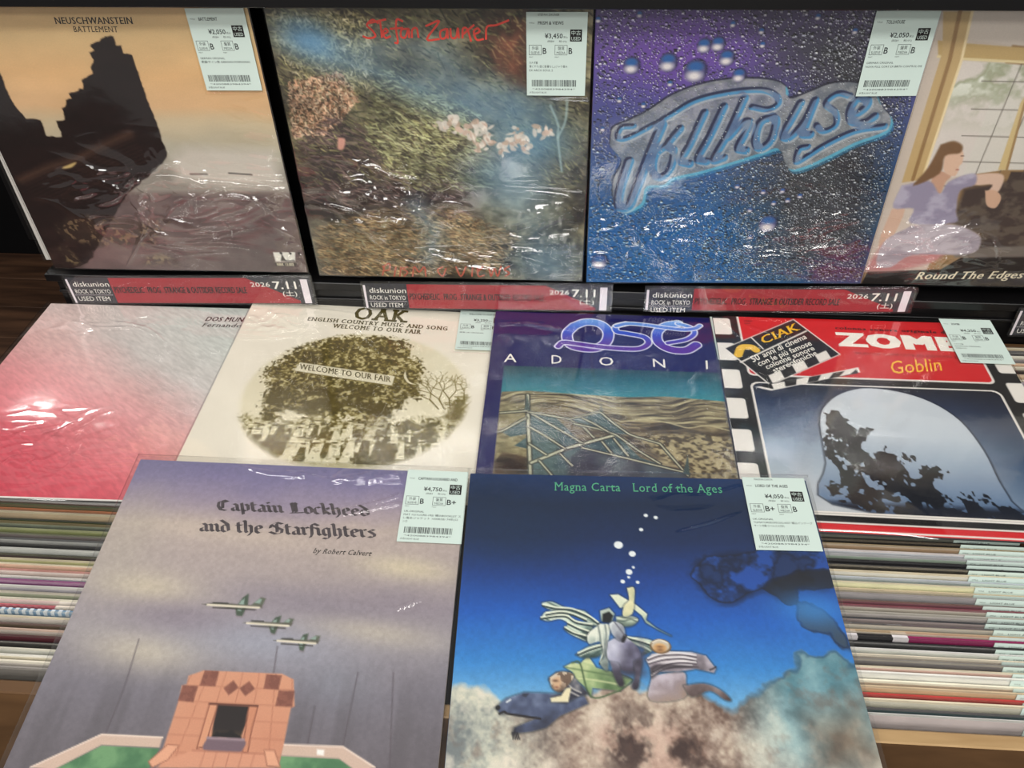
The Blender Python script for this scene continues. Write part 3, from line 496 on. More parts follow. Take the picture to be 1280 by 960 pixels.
def leafy(c, m, n, cols, size, ang=None, seed=0):
    r = np.random.RandomState(seed); N = c.n
    ys, xs = np.nonzero(m > .3)
    if len(ys) == 0: return
    for k in range(n):
        i = r.randint(len(ys)); L = size*(.5+r.rand()); a = r.rand()*math.pi if ang is None else ang+r.randn()*.35
        u, v = xs[i]/N, ys[i]/N; col = np.array(cols[r.randint(len(cols))])*(.75+.4*r.rand())
        p = np.array([(u-L*math.cos(a), v-L*math.sin(a)), (u+L*math.cos(a), v+L*math.sin(a))])
        w = c._win(p, .006); U, V = c.U[w], c.V[w]
        if U.size == 0: continue
        d = c._dist(p, U, V, False); mm = np.clip((.0012+.0016*r.rand()-d)/c.h+.5, 0, 1)*(.45+.5*r.rand())
        c.a[w] = c.a[w]*(1-mm[..., None])+col*mm[..., None]
def paint_ste():
    c = Paint(330, (80, 76, 62), 7)
    n = c.noise(7, 7, 5); n2 = c.noise(30, 40, 3)
    c.a[:] = c.gradcol([(.25, (34, 28, 24)), (.5, (96, 88, 68)), (.75, (150, 142, 112))], n*.55+n2*.45)
    c.poly(P['ste_dark'], (48, 34, 34), f=.10, jag=(n-.5)*.12, op=.88)
    c.poly(P['ste_dark2'], (62, 40, 32), f=.06, jag=(n-.5)*.1, op=.85)
    full = np.ones_like(c.U)
    leafy(c, full*(c.V < .62), 3600, [(110, 108, 72), (150, 142, 96), (70, 72, 50), (128, 116, 84), (44, 40, 32)], .010, .55, 1)
    leafy(c, c.polymask(P['ste_leafB'], f=.12), 1300, [(196, 182, 130), (160, 150, 104), (210, 196, 158), (90, 84, 56)], .006, None, 2)
    leafy(c, c.polymask(P['ste_leafA'], f=.08), 1500, [(214, 172, 140), (196, 150, 118), (226, 200, 168), (120, 84, 60), (60, 44, 34)], .005, None, 3)
    leafy(c, c.polymask(P['ste_straw'], f=.15), 3000, [(168, 136, 96), (120, 92, 64), (196, 168, 122), (84, 62, 44)], .008, .25, 4)
    leafy(c, c.polymask([(.35, .25), (.62, .38), (.66, .6), (.4, .62), (.28, .45)], f=.14), 1700, [(168, 168, 118), (120, 118, 78), (196, 196, 150), (60, 54, 40)], .010, .4, 5)
    leafy(c, c.polymask(P['ste_dark'], f=.08), 420, [(104, 82, 78), (70, 54, 52), (130, 108, 100)], .016, .3, 6)
    c.poly(P['ste_red'], (176, 104, 76), f=.09, jag=(c.noise(14)-.5)*.1, op=.75)
    c.mul(.62+.72*c.noise(9, 9, 4)); c.mul(.85+.3*c.noise(60, 60, 2)); hz = c.noise(5, 5, 4)
    for k, wd, op in (('ste_haze1', .09, .75), ('ste_haze2', .16, .55), ('ste_haze3', .09, .5), ('ste_haze4', .07, .6), ('ste_haze5', .16, .55)):
        c.put(c.linemask(P[k], wd*.4, f=wd*1.6)*op*np.clip(.45+hz*1.1, 0, 1), (112, 156, 190))
    c.glow(.13, .13, .10, .06, (104, 156, 196), .8, .3); c.glow(.85, .45, .12, .08, (96, 150, 184), .6); c.glow(.86, .92, .16, .1, (110, 140, 158), .6)
    c.glow(.78, .62, .14, .10, (128, 162, 184), .5)
    for k in ('ste_stem1', 'ste_stem2'): c.line(P[k], .006, (170, 196, 196), f=.008, op=.8)
    r = np.random.RandomState(5)
    for u, v in P['ste_fl']:
        for k in range(10): c.ell(u+r.randn()*.013, v+r.randn()*.011, .011*r.rand()+.005, .007*r.rand()+.003, np.array(((232, 222, 210), (216, 186, 168), (196, 170, 150))[int(r.rand()**2*3)])*(.85+.2*r.rand()), f=.004, op=.85, ang=r.rand()*3)
    c.poly(P['ste_face'], (206, 150, 132), f=.008, smooth=True)
    for k in range(16): 
        u, v = .75+.22*r.rand(), .62+.25*r.rand(); c.ell(u, v, .006, .01, (190, 190, 180), f=.006, op=.4)
    return c
def drop(c, u, v, r, shade=1.):
    c.ell(u+.1*r, v-.05*r, r*1.08, r*1.12, (20, 22, 44), f=r*.35, op=.75*shade)
    c.ell(u, v, r*.95, r, (86, 84, 128), f=r*.3, op=.95)
    c.ell(u, v-.45*r, r*.7, r*.45, (36, 92, 156), f=r*.35, op=.95)
    c.ell(u-.05*r, v+.45*r, r*.72, r*.45, (232, 224, 220), f=r*.5, op=.95)
def paint_tol():
    c = Paint(370, (0, 0, 0), 11); n = c.noise(4, 4, 4)
    c.grad([(0, (84, 72, 112)), (.2, (100, 78, 150)), (.38, (66, 78, 134)), (.6, (34, 84, 138)), (.8, (20, 94, 156)), (1, (18, 92, 152))], c.V+(n-.5)*.15)
    c.glow(.25, .18, .22, .14, (108, 70, 158), .8)
    c.poly(P['tol_dark'], (54, 54, 60), f=.24, jag=(n-.5)*.2, op=.96)
    c.poly(P['tol_red'], (74, 48, 84), f=.08, jag=(n-.5)*.1, op=.8)
    R = np.random.RandomState(4); N = c.n; a = c.a
    dens = .25+.75*np.clip(.3+n*1.1, 0, 1)
    drops = []
    for k in range(27000):
        u, v = R.rand(), R.rand()
        big = R.rand() < .10; rr = 1 if not big else 2
        i, j = int(v*N), int(u*N)
        if i < 3 or j < 3 or i > N-4 or j > N-4: continue
        if u+v*.4 < .75 and R.rand() < .45: continue
        br = a[i, j]; bright = np.clip(br*.5+np.array((200, 204, 208))*(.2+.85*R.rand()**2), 0, 240)
        if rr == 1:
            a[i, j] = bright; a[i-1, j] = a[i-1, j]*.55; a[i-1, j+1] = a[i-1, j+1]*.7
        else:
            a[i:i+2, j-1:j+2] = a[i:i+2, j-1:j+2]*.3+bright*.7; a[i-2:i, j-1:j+2] *= .45; a[i-1, j+2] *= .5; a[i, j] = np.clip(bright*1.25, 0, 250)
    # embossed plate with the script title
    pm = c.polymask(P['toll_plate'], f=.004, smooth=True)
    up = np.roll(np.roll(pm, 3, 0), 2, 1)-pm
    c.put(np.clip(up, 0, 1)*.5, (30, 130, 180)); c.put(np.clip(-up, 0, 1)*pm*.9, (40, 44, 60))
    old = c.a.copy(); c.put(pm*.8, c.gradcol([(.3, (118, 124, 130)), (.7, (168, 170, 170))], c.noise(30, 30, 3))); c.put(np.roll(np.roll(pm, -2, 0), -1, 1)*(1-pm)*.8, (24, 26, 40))
    c.put(np.clip(pm-np.roll(np.roll(pm, -3, 0), -3, 1), 0, 1)*.7, (70, 178, 214))
    let = np.zeros_like(c.U); wd = {'t_T1': .020, 't_T2': .036, 't_u3': .022, 't_s': .02}
    for k in ('t_T1', 't_T2', 't_o1', 't_l1', 't_l2', 't_h1', 't_h2', 't_o2', 't_u1', 't_u2', 't_s', 't_e', 't_u3'):
        let = np.maximum(let, c.linemask(P[k], wd.get(k, .028), f=.004))
    c.put(let*.85, c.gradcol([(0, (62, 84, 128)), (.5, (96, 124, 160)), (1, (150, 156, 164))], c.noise(26, 26, 3)))
    sh = np.clip(let-np.roll(np.roll(let, 3, 0), 3, 1), 0, 1); c.put(sh*.9, (32, 34, 62))
    sh = np.clip(let-np.roll(np.roll(let, -3, 0), -3, 1), 0, 1); c.put(sh*.7, (64, 148, 196))
    c.put(np.clip(np.roll(np.roll(let, 2, 0), 2, 1)-let, 0, 1)*.6, (190, 196, 200))
    for k in range(700):
        u, v = R.rand(), R.rand(); i, j = int(v*N), int(u*N)
        if pm[i, j] > .5 and 3 < i < N-3 and 3 < j < N-3: a[i, j] = (205, 210, 214); a[i-1, j] *= .6
    for u, v in P['drops_big']: drop(c, u, v, .009)
    for (u, v), r in zip(P['drops_big'][:9], (.024, .026, .032, .022, .02, .02, .02, .028, .03)): drop(c, u, v, r)
    return c
def paint_rou():
    c = Paint(320, (150, 120, 84), 5); n = c.noise(6)
    c.poly(rectp(.45, -.1, 1.1, .62), (212, 206, 196)); c.poly(rectp(.4, .55, 1.1, 1.1), (74, 62, 58)); c.poly(rectp(.4, .9, 1.1, 1.1), (44, 38, 36)); c.poly(rectp(.4, .125, 1.1, .175), (188, 160, 108)); c.put(c.polymask(P['r_win'], f=.004), (212, 206, 196))
    for k, col in ((.0, (214, 204, 196)),): c.poly(rectp(-.02, .0, .25, .95), col, op=.8)
    lf = c.noise(14, 14, 4); w = np.maximum(c.polymask(P['r_win'], f=.004), c.polymask(rectp(.5, .18, 1.1, .55)))
    c.put(w*np.clip((lf-.42)*6, 0, 1)*np.clip((.42-c.V)*6, 0, 1)*.8, (132, 140, 104))
    c.put(w*np.clip((lf-.55)*8, 0, 1)*np.clip((.42-c.V)*6, 0, 1), (226, 226, 214))
    c.poly(P['r_sash'], (208, 196, 184))
    bu, bv = P['r_win'][0]; 
    for i in range(7):
        u0 = .30+.075*i; c.line([(u0, .17), (u0-.012, .62)], .003, (92, 84, 76), smooth=False, op=.8)
    for i in range(6):
        v0 = .255+.088*i; c.line([(.20, v0-.003), (.95, v0+.01)], .003, (92, 84, 76), smooth=False, op=.8)
    for i in range(4): c.line([(.30+.12*i, .0), (.28+.12*i, .12)], .003, (92, 84, 92), smooth=False)
    c.line([(.26, .05), (.95, .07)], .003, (92, 84, 92), smooth=False); c.poly([(.385, .045), (.40, .03), (.405, .06), (.385, .10), (.375, .07)], (140, 150, 186))
    c.poly(P['r_transom'], (188, 160, 108)); c.line([P['r_transom'][5], P['r_transom'][4], P['r_transom'][3]], .008, (222, 204, 158), smooth=False)
    c.poly(P['r_post'], (192, 164, 116)); q = P['r_post']
    c.line([q[1], q[2], q[3]], .008, (232, 212, 168), smooth=False); c.line([(q[1][0]-.035, q[1][1]), (q[2][0]-.035, q[2][1]), (q[3][0]-.03, q[3][1])], .012, (150, 118, 78), smooth=False)
    c.poly(P['r_post2'], (206, 182, 132)); c.line([P['r_post2'][0], P['r_post2'][1], P['r_post2'][2]], .008, (160, 130, 90), smooth=False)
    c.poly(P['r_dark'], (74, 62, 58), f=.02, jag=(n-.5)*.03); c.put(c.polymask(P['r_dark'], f=.02)*np.clip((c.noise(20, 30)-.5)*4, 0, .5), (120, 108, 92))
    c.poly(P['r_bot'], (44, 38, 36)); c.poly(P['r_sill'], (118, 108, 100), f=.01)
    c.poly(P['r_arm'], (214, 184, 164), f=.006, smooth=True); c.poly(P['r_armL'], (204, 170, 148), f=.006, smooth=True)
    c.poly(P['r_skirt'], (188, 132, 130), f=.02, jag=(n-.5)*.02, smooth=True)
    c.poly(P['r_leg'], (188, 178, 184), f=.008, smooth=True)
    c.poly(P['r_neck'], (196, 156, 132), f=.006, smooth=True)
    c.poly(P['r_shirt'], (150, 142, 162), f=.008, smooth=True)
    c.put(c.polymask(P['r_shirt'], f=.008, smooth=True)*np.clip((c.noise(16, 22)-.5)*3, 0, .6), (196, 190, 204))
    c.put(c.polymask(P['r_leg'], f=.008, smooth=True)*np.clip((c.noise(8, 26)-.45)*3, 0, .6), (140, 128, 138))
    c.poly(P['r_face'], (216, 182, 158), f=.005, smooth=True); c.poly(P['r_hair'], (122, 92, 66), f=.008, smooth=True)
    c.poly(P['r_hand'], (206, 168, 142), f=.004, smooth=True)
    f = P['r_face'][2]; c.line([(f[0]-.012, f[1]-.02), (f[0]-.004, f[1]-.021)], .003, (84, 56, 46)); c.line([(f[0]-.012, f[1]+.028), (f[0]-.004, f[1]+.028)], .003, (150, 80, 74))
    return c
def paint_dos():
    c = Paint(220, (0, 0, 0), 9); n = c.noise(5, 5, 4)
    t = c.V*1.15-c.U*.75+.35+(n-.5)*.12
    c.grad([(0, (206, 210, 204)), (.35, (212, 206, 202)), (.55, (222, 178, 176)), (.8, (224, 140, 144)), (1.05, (216, 100, 112)), (1.4, (206, 76, 92))], t)
    c.glow(.05, .12, .25, .25, (226, 186, 180), .6)
    x = c.U*.8+c.V*.6; y = -c.U*.6+c.V*.8; st = c.noise(60, 260, 2, warp=(x*.6, (y+.7)*.6)); c.mul(.92+.16*st)
    return c
OLV = (112, 98, 44)
def paint_oak():
    c = Paint(360, (238, 230, 214), 13); c.mul(.98+.03*c.noise(6))
    E = P['oakell']; cu, cv = (E[0][0]+E[1][0])/2, (E[2][1]+E[3][1])/2; ru = (E[1][0]-E[0][0])/2+.01; rv = (E[3][1]-E[2][1])/2+.012
    r = np.sqrt(((c.U-cu)/ru)**2+((c.V-cv)/rv)**2); mask = np.clip((1.02-r)/.07, 0, 1)
    base = c.a.copy(); hf = c.noise(95, 95, 2, .7); mf = c.noise(22, 34, 4)
    c.put(mask*.5, (214, 204, 166))
    m = c.polymask(P['oak_tree'], f=.02, jag=(hf-.5)*.07); c.put(m, c.gradcol([(.36, (74, 64, 26)), (.50, (104, 90, 40)), (.56, (128, 114, 62)), (.66, (196, 184, 136))], hf*.62+mf*.38))
    m = c.polymask(P['oak_tree'], f=.02)*np.clip((c.V-.42)*7, 0, 1); c.put(m*np.clip((.58-mf)*8, 0, .85), (86, 74, 28))
    c.poly(P['oak_rtree'], OLV, f=.03, jag=(hf-.5)*.05)
    R = np.random.RandomState(3); b = P['oak_br']
    def twig(p, a, L, w, d):
        q = (p[0]+L*math.cos(a), p[1]+L*math.sin(a)); c.line([p, q], w, OLV, smooth=False)
        if d > 0:
            for s in (-1, 1): twig(q, a+s*(.3+.35*R.rand()), L*(.7+.2*R.rand()), w*.72, d-1)
    for k in range(5): twig((b[0][0]+.02*k-.05, b[0][1]+.02), -1.7+.35*(k-2)+.1*R.randn(), .055, .0055, 4)
    # foreground crowd as light and dark figures
    c.put(c.polymask(P['oak_crowd'], f=.03, jag=(hf-.5)*.04)*.96, c.gradcol([(.42, (88, 76, 30)), (.5, OLV), (.6, (190, 180, 140))], hf*.3+c.noise(24, 16, 3)*.7))
    c.poly(P['oak_ground'], (204, 194, 152), f=.01, jag=(hf-.5)*.02, op=.8)
    gx = lambda t: E[0][0]+(E[1][0]-E[0][0])*t
    def fig(u, v, h, light, wide=1.):
        col = (224, 216, 186) if light else (92, 80, 34); hd = (204, 194, 156)
        wb = .016*wide
        c.poly([(u-wb*.6, v-h*.80), (u+wb*.6, v-h*.80), (u+wb*.8, v-h*.4), (u+wb*1.25, v), (u-wb*1.25, v), (u-wb*.8, v-h*.4)], col, f=.004)
        c.ell(u, v-h*.9, .0065, .0085, hd, f=.003); c.ell(u, v-h*.98, .011, .0035, (84, 72, 28) if R.rand() < .6 else (220, 212, 180), f=.003)
    vb = cv+rv
    for k in range(70): fig(gx(.08+.86*R.rand()), vb-.12+.02*R.randn(), .075, R.rand() < .45, .7)
    for k in range(30): fig(gx(.06+.84*R.rand()), vb-.06+.015*R.rand(), .085, R.rand() < .4, .8)
    for t, l, h, wd in ((.13, 0, .14, 1.5), (.2, 0, .14, 1.4), (.29, 1, .08, 1.2), (.345, 0, .08, 1), (.40, 1, .085, 1.4), (.47, 1, .09, 1.1), (.53, 1, .08, 1), (.60, 0, .13, 1.3), (.66, 0, .13, 1.6), (.71, 0, .12, 1.3), (.80, 0, .09, 1.)): fig(gx(t), vb-.032, h, l, wd)
    c.put(c.polymask(P['oak_crowd'], f=.03)*(hf > .64)*.3, (216, 206, 170)); c.put(c.polymask(P['oak_crowd'], f=.03)*(hf < .34)*.3, (74, 64, 26))
    c.poly(P['oak_banner'], (228, 220, 194), f=.004)
    q = P['oak_banner']; c.line([q[3], q[2]], .003, OLV, smooth=False); c.poly(P['oak_moon'], (226, 218, 190), f=.003, smooth=True)
    c.a[:] = base*(1-mask[..., None])+c.a*mask[..., None]
    return c
def paint_ose():
    c = Paint(340, (26, 22, 88), 17); n = c.noise(6, 14, 4); hf = c.noise(40, 70, 3)
    pm = c.polymask(P['ose_pict']); old = c.a.copy()
    v0 = P['ose_pict'][0][1]
    c.grad([(v0, (34, 72, 84)), (v0+.07, (40, 108, 124)), (v0+.15, (60, 142, 154)), (v0+.19, (88, 160, 160)), (v0+.28, (96, 150, 150))], c.V+(n-.5)*.02)
    hor = P['ose_hor']; c.poly(hor+[(1.2, 1.2), (-.2, 1.2)], (132, 120, 94), f=.008)
    land = c.polymask(hor+[(1.2, 1.2), (-.2, 1.2)], f=.006)
    warp = (c.U, np.clip(c.V+(c.noise(4, 4, 3)-.5)*.10, 0, 1)); st = c.noise(9, 95, 3, .7, warp=warp)
    c.put(land, c.gradcol([(.3, (72, 64, 56)), (.5, (132, 120, 94)), (.7, (186, 176, 138))], st))
    q = c.polymask(P['ose_ridge']+[(1.2, 1.2), (.6, 1.2)], f=.006); c.put(q, c.gradcol([(.3, (66, 56, 48)), (.5, (116, 102, 80)), (.7, (176, 162, 124))], c.noise(8, 50, 3, warp=warp)))
    c.line(P['ose_ridge'], .005, (196, 184, 144), f=.005)
    q = c.polymask(P['ose_ridge2']+[(.6, 1.2), (.2, 1.2)], f=.01); c.put(q*.6, (104, 92, 76))
    q = c.polymask([P['ose_l7'][3], (.75, .62), (1.1, .78), (1.1, 1.1), P['ose_l7'][5]], f=.02)
    c.put(q, c.gradcol([(.35, (84, 72, 54)), (.5, (146, 132, 98)), (.65, (176, 162, 124))], c.noise(60, 90, 2, .8)))
    c.put(c.polymask([(.03, .5), (.19, .52), (.19, .8), (.02, .85)], f=.03)*.9, c.gradcol([(.3, (124, 114, 84)), (.7, (168, 158, 120))], hf))
    for k in ('ose_w1', 'ose_w2', 'ose_w3', 'ose_w4', 'ose_w5'): c.put(c.polymask(P[k], f=.004), c.gradcol([(.3, (62, 84, 88)), (.7, (88, 108, 108))], c.noise(30, 120, 2)))
    c.put(c.polymask(P['ose_rock'], f=.008), c.gradcol([(.35, (40, 32, 28)), (.7, (104, 88, 68))], c.noise(10, 40, 3)))
    c.put(c.polymask(P['ose_rock2'], f=.02)*.85, c.gradcol([(.35, (48, 46, 56)), (.7, (84, 92, 96))], c.noise(12, 8, 3)))
    for i in range(1, 17):
        wd = .012 if i in (1, 2) else .007
        c.line(P['ose_l%d' % i], wd+.006, (48, 46, 40), f=.005, smooth=False); c.line(P['ose_l%d' % i], wd*.75, (190, 188, 160), f=.003, smooth=False)
    for i in (1, 2, 3): c.poly(P['ose_sp%d' % i], (70, 84, 80), f=.004)
    c.mul(.94+.12*c.noise(100, 100, 2))
    c.a[:] = old*(1-pm[..., None])+c.a*pm[..., None]
    # interlaced logotype: white outline then blue-to-violet body
    lv0 = P['q1'][8][1]; g = c.gradcol([(lv0-.01, (112, 164, 232)), (lv0+.06, (58, 88, 200)), (lv0+.13, (92, 48, 156))], c.V)
    for k, wd in (('q1', .036), ('q2', .021), ('q3', .034), ('q4', .017), ('q5', .016)):
        c.put(c.linemask(P[k], wd+.009, f=.003), (240, 242, 250)); c.put(c.linemask(P[k], wd, f=.003), g)
    return c
def rrect(c, u0, v0, u1, v1, r, col, f=None):
    x = np.abs(c.U-(u0+u1)/2)-(u1-u0)/2+r; y = np.abs(c.V-(v0+v1)/2)-(v1-v0)/2+r
    d = np.sqrt(np.maximum(x, 0)**2+np.maximum(y, 0)**2)+np.minimum(np.maximum(x, y), 0)-r; c.put(np.clip(.5-d/(f or c.h), 0, 1), col)
def paint_zom():
    c = Paint(350, (24, 24, 26), 19); n = c.noise(8)
    wt = (236, 230, 222)
    for i in range(7):
        pf = P['z_perf']; v0 = .012+.147*i
        rrect(c, -.03, v0, .062, v0+.098, .012, wt); rrect(c, .945, v0+.02, 1.03, v0+.118, .012, wt)
    rd = P['z_red']; v_r = P['z_red'][4][1]
    rrect(c, .088, -.03, .915, v_r+.006, .022, wt); rrect(c, .096, -.03, .907, v_r-.002, .018, (206, 30, 36))
    pc = P['z_pic']; v1 = pc[0][1]; vb = P['z_bar1'][0][1]
    rrect(c, .088, v1+.004, .915, vb+.02, .03, wt); m0 = c.a.copy(); rrect(c, .096, v1+.012, .907, vb+.012, .026, (0, 0, 0))
    sel = (np.abs(c.a-m0).sum(-1) > 3)
    g = c.gradcol([(v1, (20, 28, 44)), (v1+.10, (38, 56, 88)), (v1+.30, (150, 166, 184)), (vb, (196, 200, 204))], c.V+np.abs(c.U-.5)*.0+(c.noise(80, 80, 2)-.5)*.03)
    rt = np.clip((c.U-.55)*3, 0, 1)[..., None]; g2 = c.gradcol([(v1, (16, 22, 34)), (v1+.2, (30, 46, 74)), (vb, (70, 100, 136))], c.V)
    g = g*(1-rt*.8)+g2*rt*.8; c.a[sel] = g[sel]
    # plain pale dome rising from the lower edge, dark mottling down one side
    hm = c.polymask(P['z_head'], f=.004, smooth=True)*sel; ho = np.clip(c.polymask(P['z_head'], f=.018, smooth=True)*2, 0, 1)*sel
    c.put(ho*(1-hm*.99), (22, 30, 46))
    c.put(hm, c.gradcol([(v1, (208, 213, 218)), (v1+.25, (190, 199, 208)), (vb-.05, (110, 132, 160)), (vb, (66, 88, 120))], c.V+(n-.5)*.05))
    dn = c.noise(34, 26, 3, .7); den = np.clip(c.polymask(P['z_blot'], f=.10, smooth=True)*1.5, 0, 1); bl = np.clip((den*.62-dn)*30+.5, 0, 1)*hm; c.put(bl, (20, 24, 34))
    den = np.clip(c.polymask(P['z_blot2'], f=.08, smooth=True)*1.5, 0, 1); bl = np.clip((den*.58-dn)*30+.5, 0, 1)*hm; c.put(bl*.95, (20, 24, 34))
    c.put(sel*np.clip((c.V-(vb-.035))*40, 0, 1)*hm*(c.noise(20, 40, 2) > .45), (24, 30, 44))
    # bottom strips
    c.poly(rectp(-.1, vb+.02, 1.1, vb+.028), wt); c.poly(rectp(-.1, vb+.028, 1.1, vb+.05), (24, 24, 26)); c.poly(rectp(-.1, vb+.05, 1.1, vb+.056), wt)
    c.poly(rectp(-.1, vb+.056, 1.1, 1.1), (206, 34, 40)); c.poly(rectp(-.1, .990, 1.1, .996), wt)
    # clapper board
    q = [np.array(p) for p in P['z_clap']]; cen = sum(q)/4
    c.poly([cen+(p-cen)*1.035 for p in q], wt); c.poly(q, (26, 26, 28))
    c.line(P['z_div1'], .007, wt, smooth=False); c.line(P['z_div2'], .006, wt, smooth=False)
    c.line(P['z_arc'], .030, (236, 190, 60), f=.003)
    a, b = q[3], q[2]; up = (q[0]-q[3])*.17; 
    for i in range(3):
        t0, t1 = .03+.34*i, .20+.34*i; s = .05
        c.poly([a+(b-a)*t0, a+(b-a)*t1, a+(b-a)*(t1+s)+up, a+(b-a)*(t0+s)+up], wt)
    arm = [np.array(p) for p in P['z_arm']]; cen = sum(arm)/4; c.poly([cen+(p-cen)*1.04 for p in arm], wt); c.poly([cen+(p-cen)*np.array((.985, .9)) for p in arm], (28, 28, 30))
    for i in range(4):
        t0, t1 = .14+.25*i, .27+.25*i
        A = arm[0]+(arm[1]-arm[0])*t0; B = arm[0]+(arm[1]-arm[0])*t1; D = arm[3]+(arm[2]-arm[3])*(t0-.12); Cc = arm[3]+(arm[2]-arm[3])*(t1-.12); c.poly([A, B, Cc, D], wt)
    return c
def paint_cap():
    c = Paint(330, (0, 0, 0), 23); n = c.noise(4, 5, 4); f = c.noise(110, 110, 2)
    c.grad([(0, (112, 106, 152)), (.06, (124, 114, 158)), (.13, (150, 134, 158)), (.22, (186, 166, 156)), (.36, (168, 152, 150)), (.46, (148, 136, 146)), (.56, (150, 142, 150)), (.68, (118, 112, 124)), (.85, (104, 96, 104)), (1, (98, 90, 96))], c.V+(n-.5)*.08)
    for cu, cv, ru, rv, col, op in ((.16, .42, .16, .05, (206, 190, 158), .75), (.22, .60, .16, .05, (200, 186, 160), .7), (.86, .33, .14, .035, (212, 196, 160), .8), (.80, .52, .18, .035, (200, 186, 160), .6), (.52, .56, .2, .06, (152, 158, 178), .6), (.3, .24, .3, .03, (202, 182, 164), .5), (.28, .5, .14, .04, (132, 118, 134), .55), (.6, .44, .2, .04, (128, 118, 136), .4), (.85, .43, .15, .035, (140, 126, 140), .5), (.05, .3, .1, .2, (176, 164, 148), .5), (.72, .66, .1, .06, (136, 140, 156), .5)):
        c.glow(cu, cv, ru, rv, col, op, .1)
    c.mul(.95+.10*f)
    wl = np.clip((c.V-.60)*6, 0, 1); lw = c.noise(20, 2, 3)
    c.put(wl*np.clip((lw-.5)*2, 0, .4), (84, 78, 84))
    gm = c.a.mean(-1, keepdims=True); c.a[:] = c.a*.76+gm*.24
    for i in range(1, 6): c.line(P['cap_w%d' % i], .003, (84, 76, 82), f=.004, op=.75)
    for k in ('cap_carpL', 'cap_carpR'): c.put(c.polymask(P[k], f=.004), c.gradcol([(.4, (72, 116, 80)), (.6, (108, 150, 106))], c.noise(14)))
    for k in ('cap_baseL', 'cap_baseR'): c.poly(P[k], (200, 174, 158)); c.line(P[k][:3], .004, (226, 206, 192), smooth=False)
    fm = c.polymask(P['cap_fire']); c.put(fm, c.gradcol([(0, (206, 150, 120)), (1, (188, 126, 100))], c.V*1.5-.8+(c.noise(10)-.5)*.4))
    fp = np.array(P['cap_fire']); u0, v0 = fp.min(0); u1, v1 = fp.max(0)
    tiles = np.zeros_like(c.U)
    for i in range(1, 7):
        vv = v0+(v1-v0)*(.0+i*.17); tiles = np.maximum(tiles, c.linemask([(u0, vv), (u1, vv)], .0022, smooth=False))
    for i in range(-1, 9):
        ut = u0+(u1-u0)*(i/7.+.06); tiles = np.maximum(tiles, c.linemask([(ut, v0), (ut+(ut-.47)*.35, v1)], .0022, smooth=False))
    c.put(fm*tiles*.7, (164, 106, 84))
    c.poly(P['cap_jambL'], (206, 148, 116)); c.poly(P['cap_jambR'], (196, 134, 104)); c.poly(P['cap_hole'], (32, 24, 24))
    hu, hv = np.mean(P['cap_hole'], 0); c.put(c.polymask(P['cap_hole'])*np.clip((c.V-hv-.015)*30, 0, 1)*.7, (140, 120, 70))
    for k in ('cap_jambL', 'cap_jambR'): c.line(P[k]+P[k][:1], .0026, (122, 70, 54), smooth=False)
    c.line([P['cap_jambL'][0], P['cap_jambR'][1]], .004, (90, 50, 40), smooth=False)
    c.poly(P['cap_coal'], (18, 14, 14), jag=(c.noise(60)-.5)*.02); c.poly(P['cap_grate'], (112, 92, 102), smooth=True)
    c.line([P['cap_grate'][0], P['cap_grate'][1]], .006, (150, 130, 138), smooth=False)
    for k in ('cap_t1', 'cap_t2', 'cap_t3', 'cap_t4', 'cap_d1', 'cap_d2'): c.poly(P[k], (134, 84, 70)); c.put(c.polymask(P[k])*(f > .55)*.4, (110, 66, 56))
    c.poly(P['cap_hearth'], (204, 146, 118)); 
    h = P['cap_hearth']; c.line([h[1], h[2]], .003, (170, 112, 90), smooth=False)
    for i in range(1, 6): c.line([(h[1][0]+(h[2][0]-h[1][0])*i/6, h[1][1]), (h[1][0]+(h[2][0]-h[1][0])*i/6-.006, 1.1)], .002, (170, 112, 90), smooth=False)
    for k in ('cap_armL', 'cap_armR'): c.poly(P[k], (216, 160, 130)); c.line(P[k]+P[k][:1], .0022, (150, 98, 78), smooth=False)
    c.poly(P['cap_sock'], (240, 236, 230))
    for j in '123':
        for k, col in ((j+'w', (70, 84, 70)), (j+'t', (92, 98, 84))):
            q = P['jet'+k]; c.poly([(u+.002, v+.004) for u, v in q], (120, 108, 112), f=.006, op=.6); c.poly(q, col)
            cc = np.mean(q, 0); c.poly([cc+(np.array(p)-cc)*.55+(-.004, -.001) for p in q], (140, 160, 150), f=.003)
        q = P['jet'+j]; c.poly(q, (90, 88, 78)); n_ = len(q)//2+1
        a_, b_ = np.array(q[0]), np.array(q[-3 if j == '1' else -2]); c.line([a_+(b_-a_)*.1, a_+(b_-a_)*.95], .0055, (222, 212, 192), f=.003, smooth=False); c.line([a_+(b_-a_)*.2+(0, .007), a_+(b_-a_)*.9+(0, .007)], .003, (52, 48, 46), f=.003, smooth=False); c.line([a_+(b_-a_)*.18+(0, -.007), a_+(b_-a_)*.42+(0, -.008)], .003, (52, 52, 50), f=.003, smooth=False)
    return c
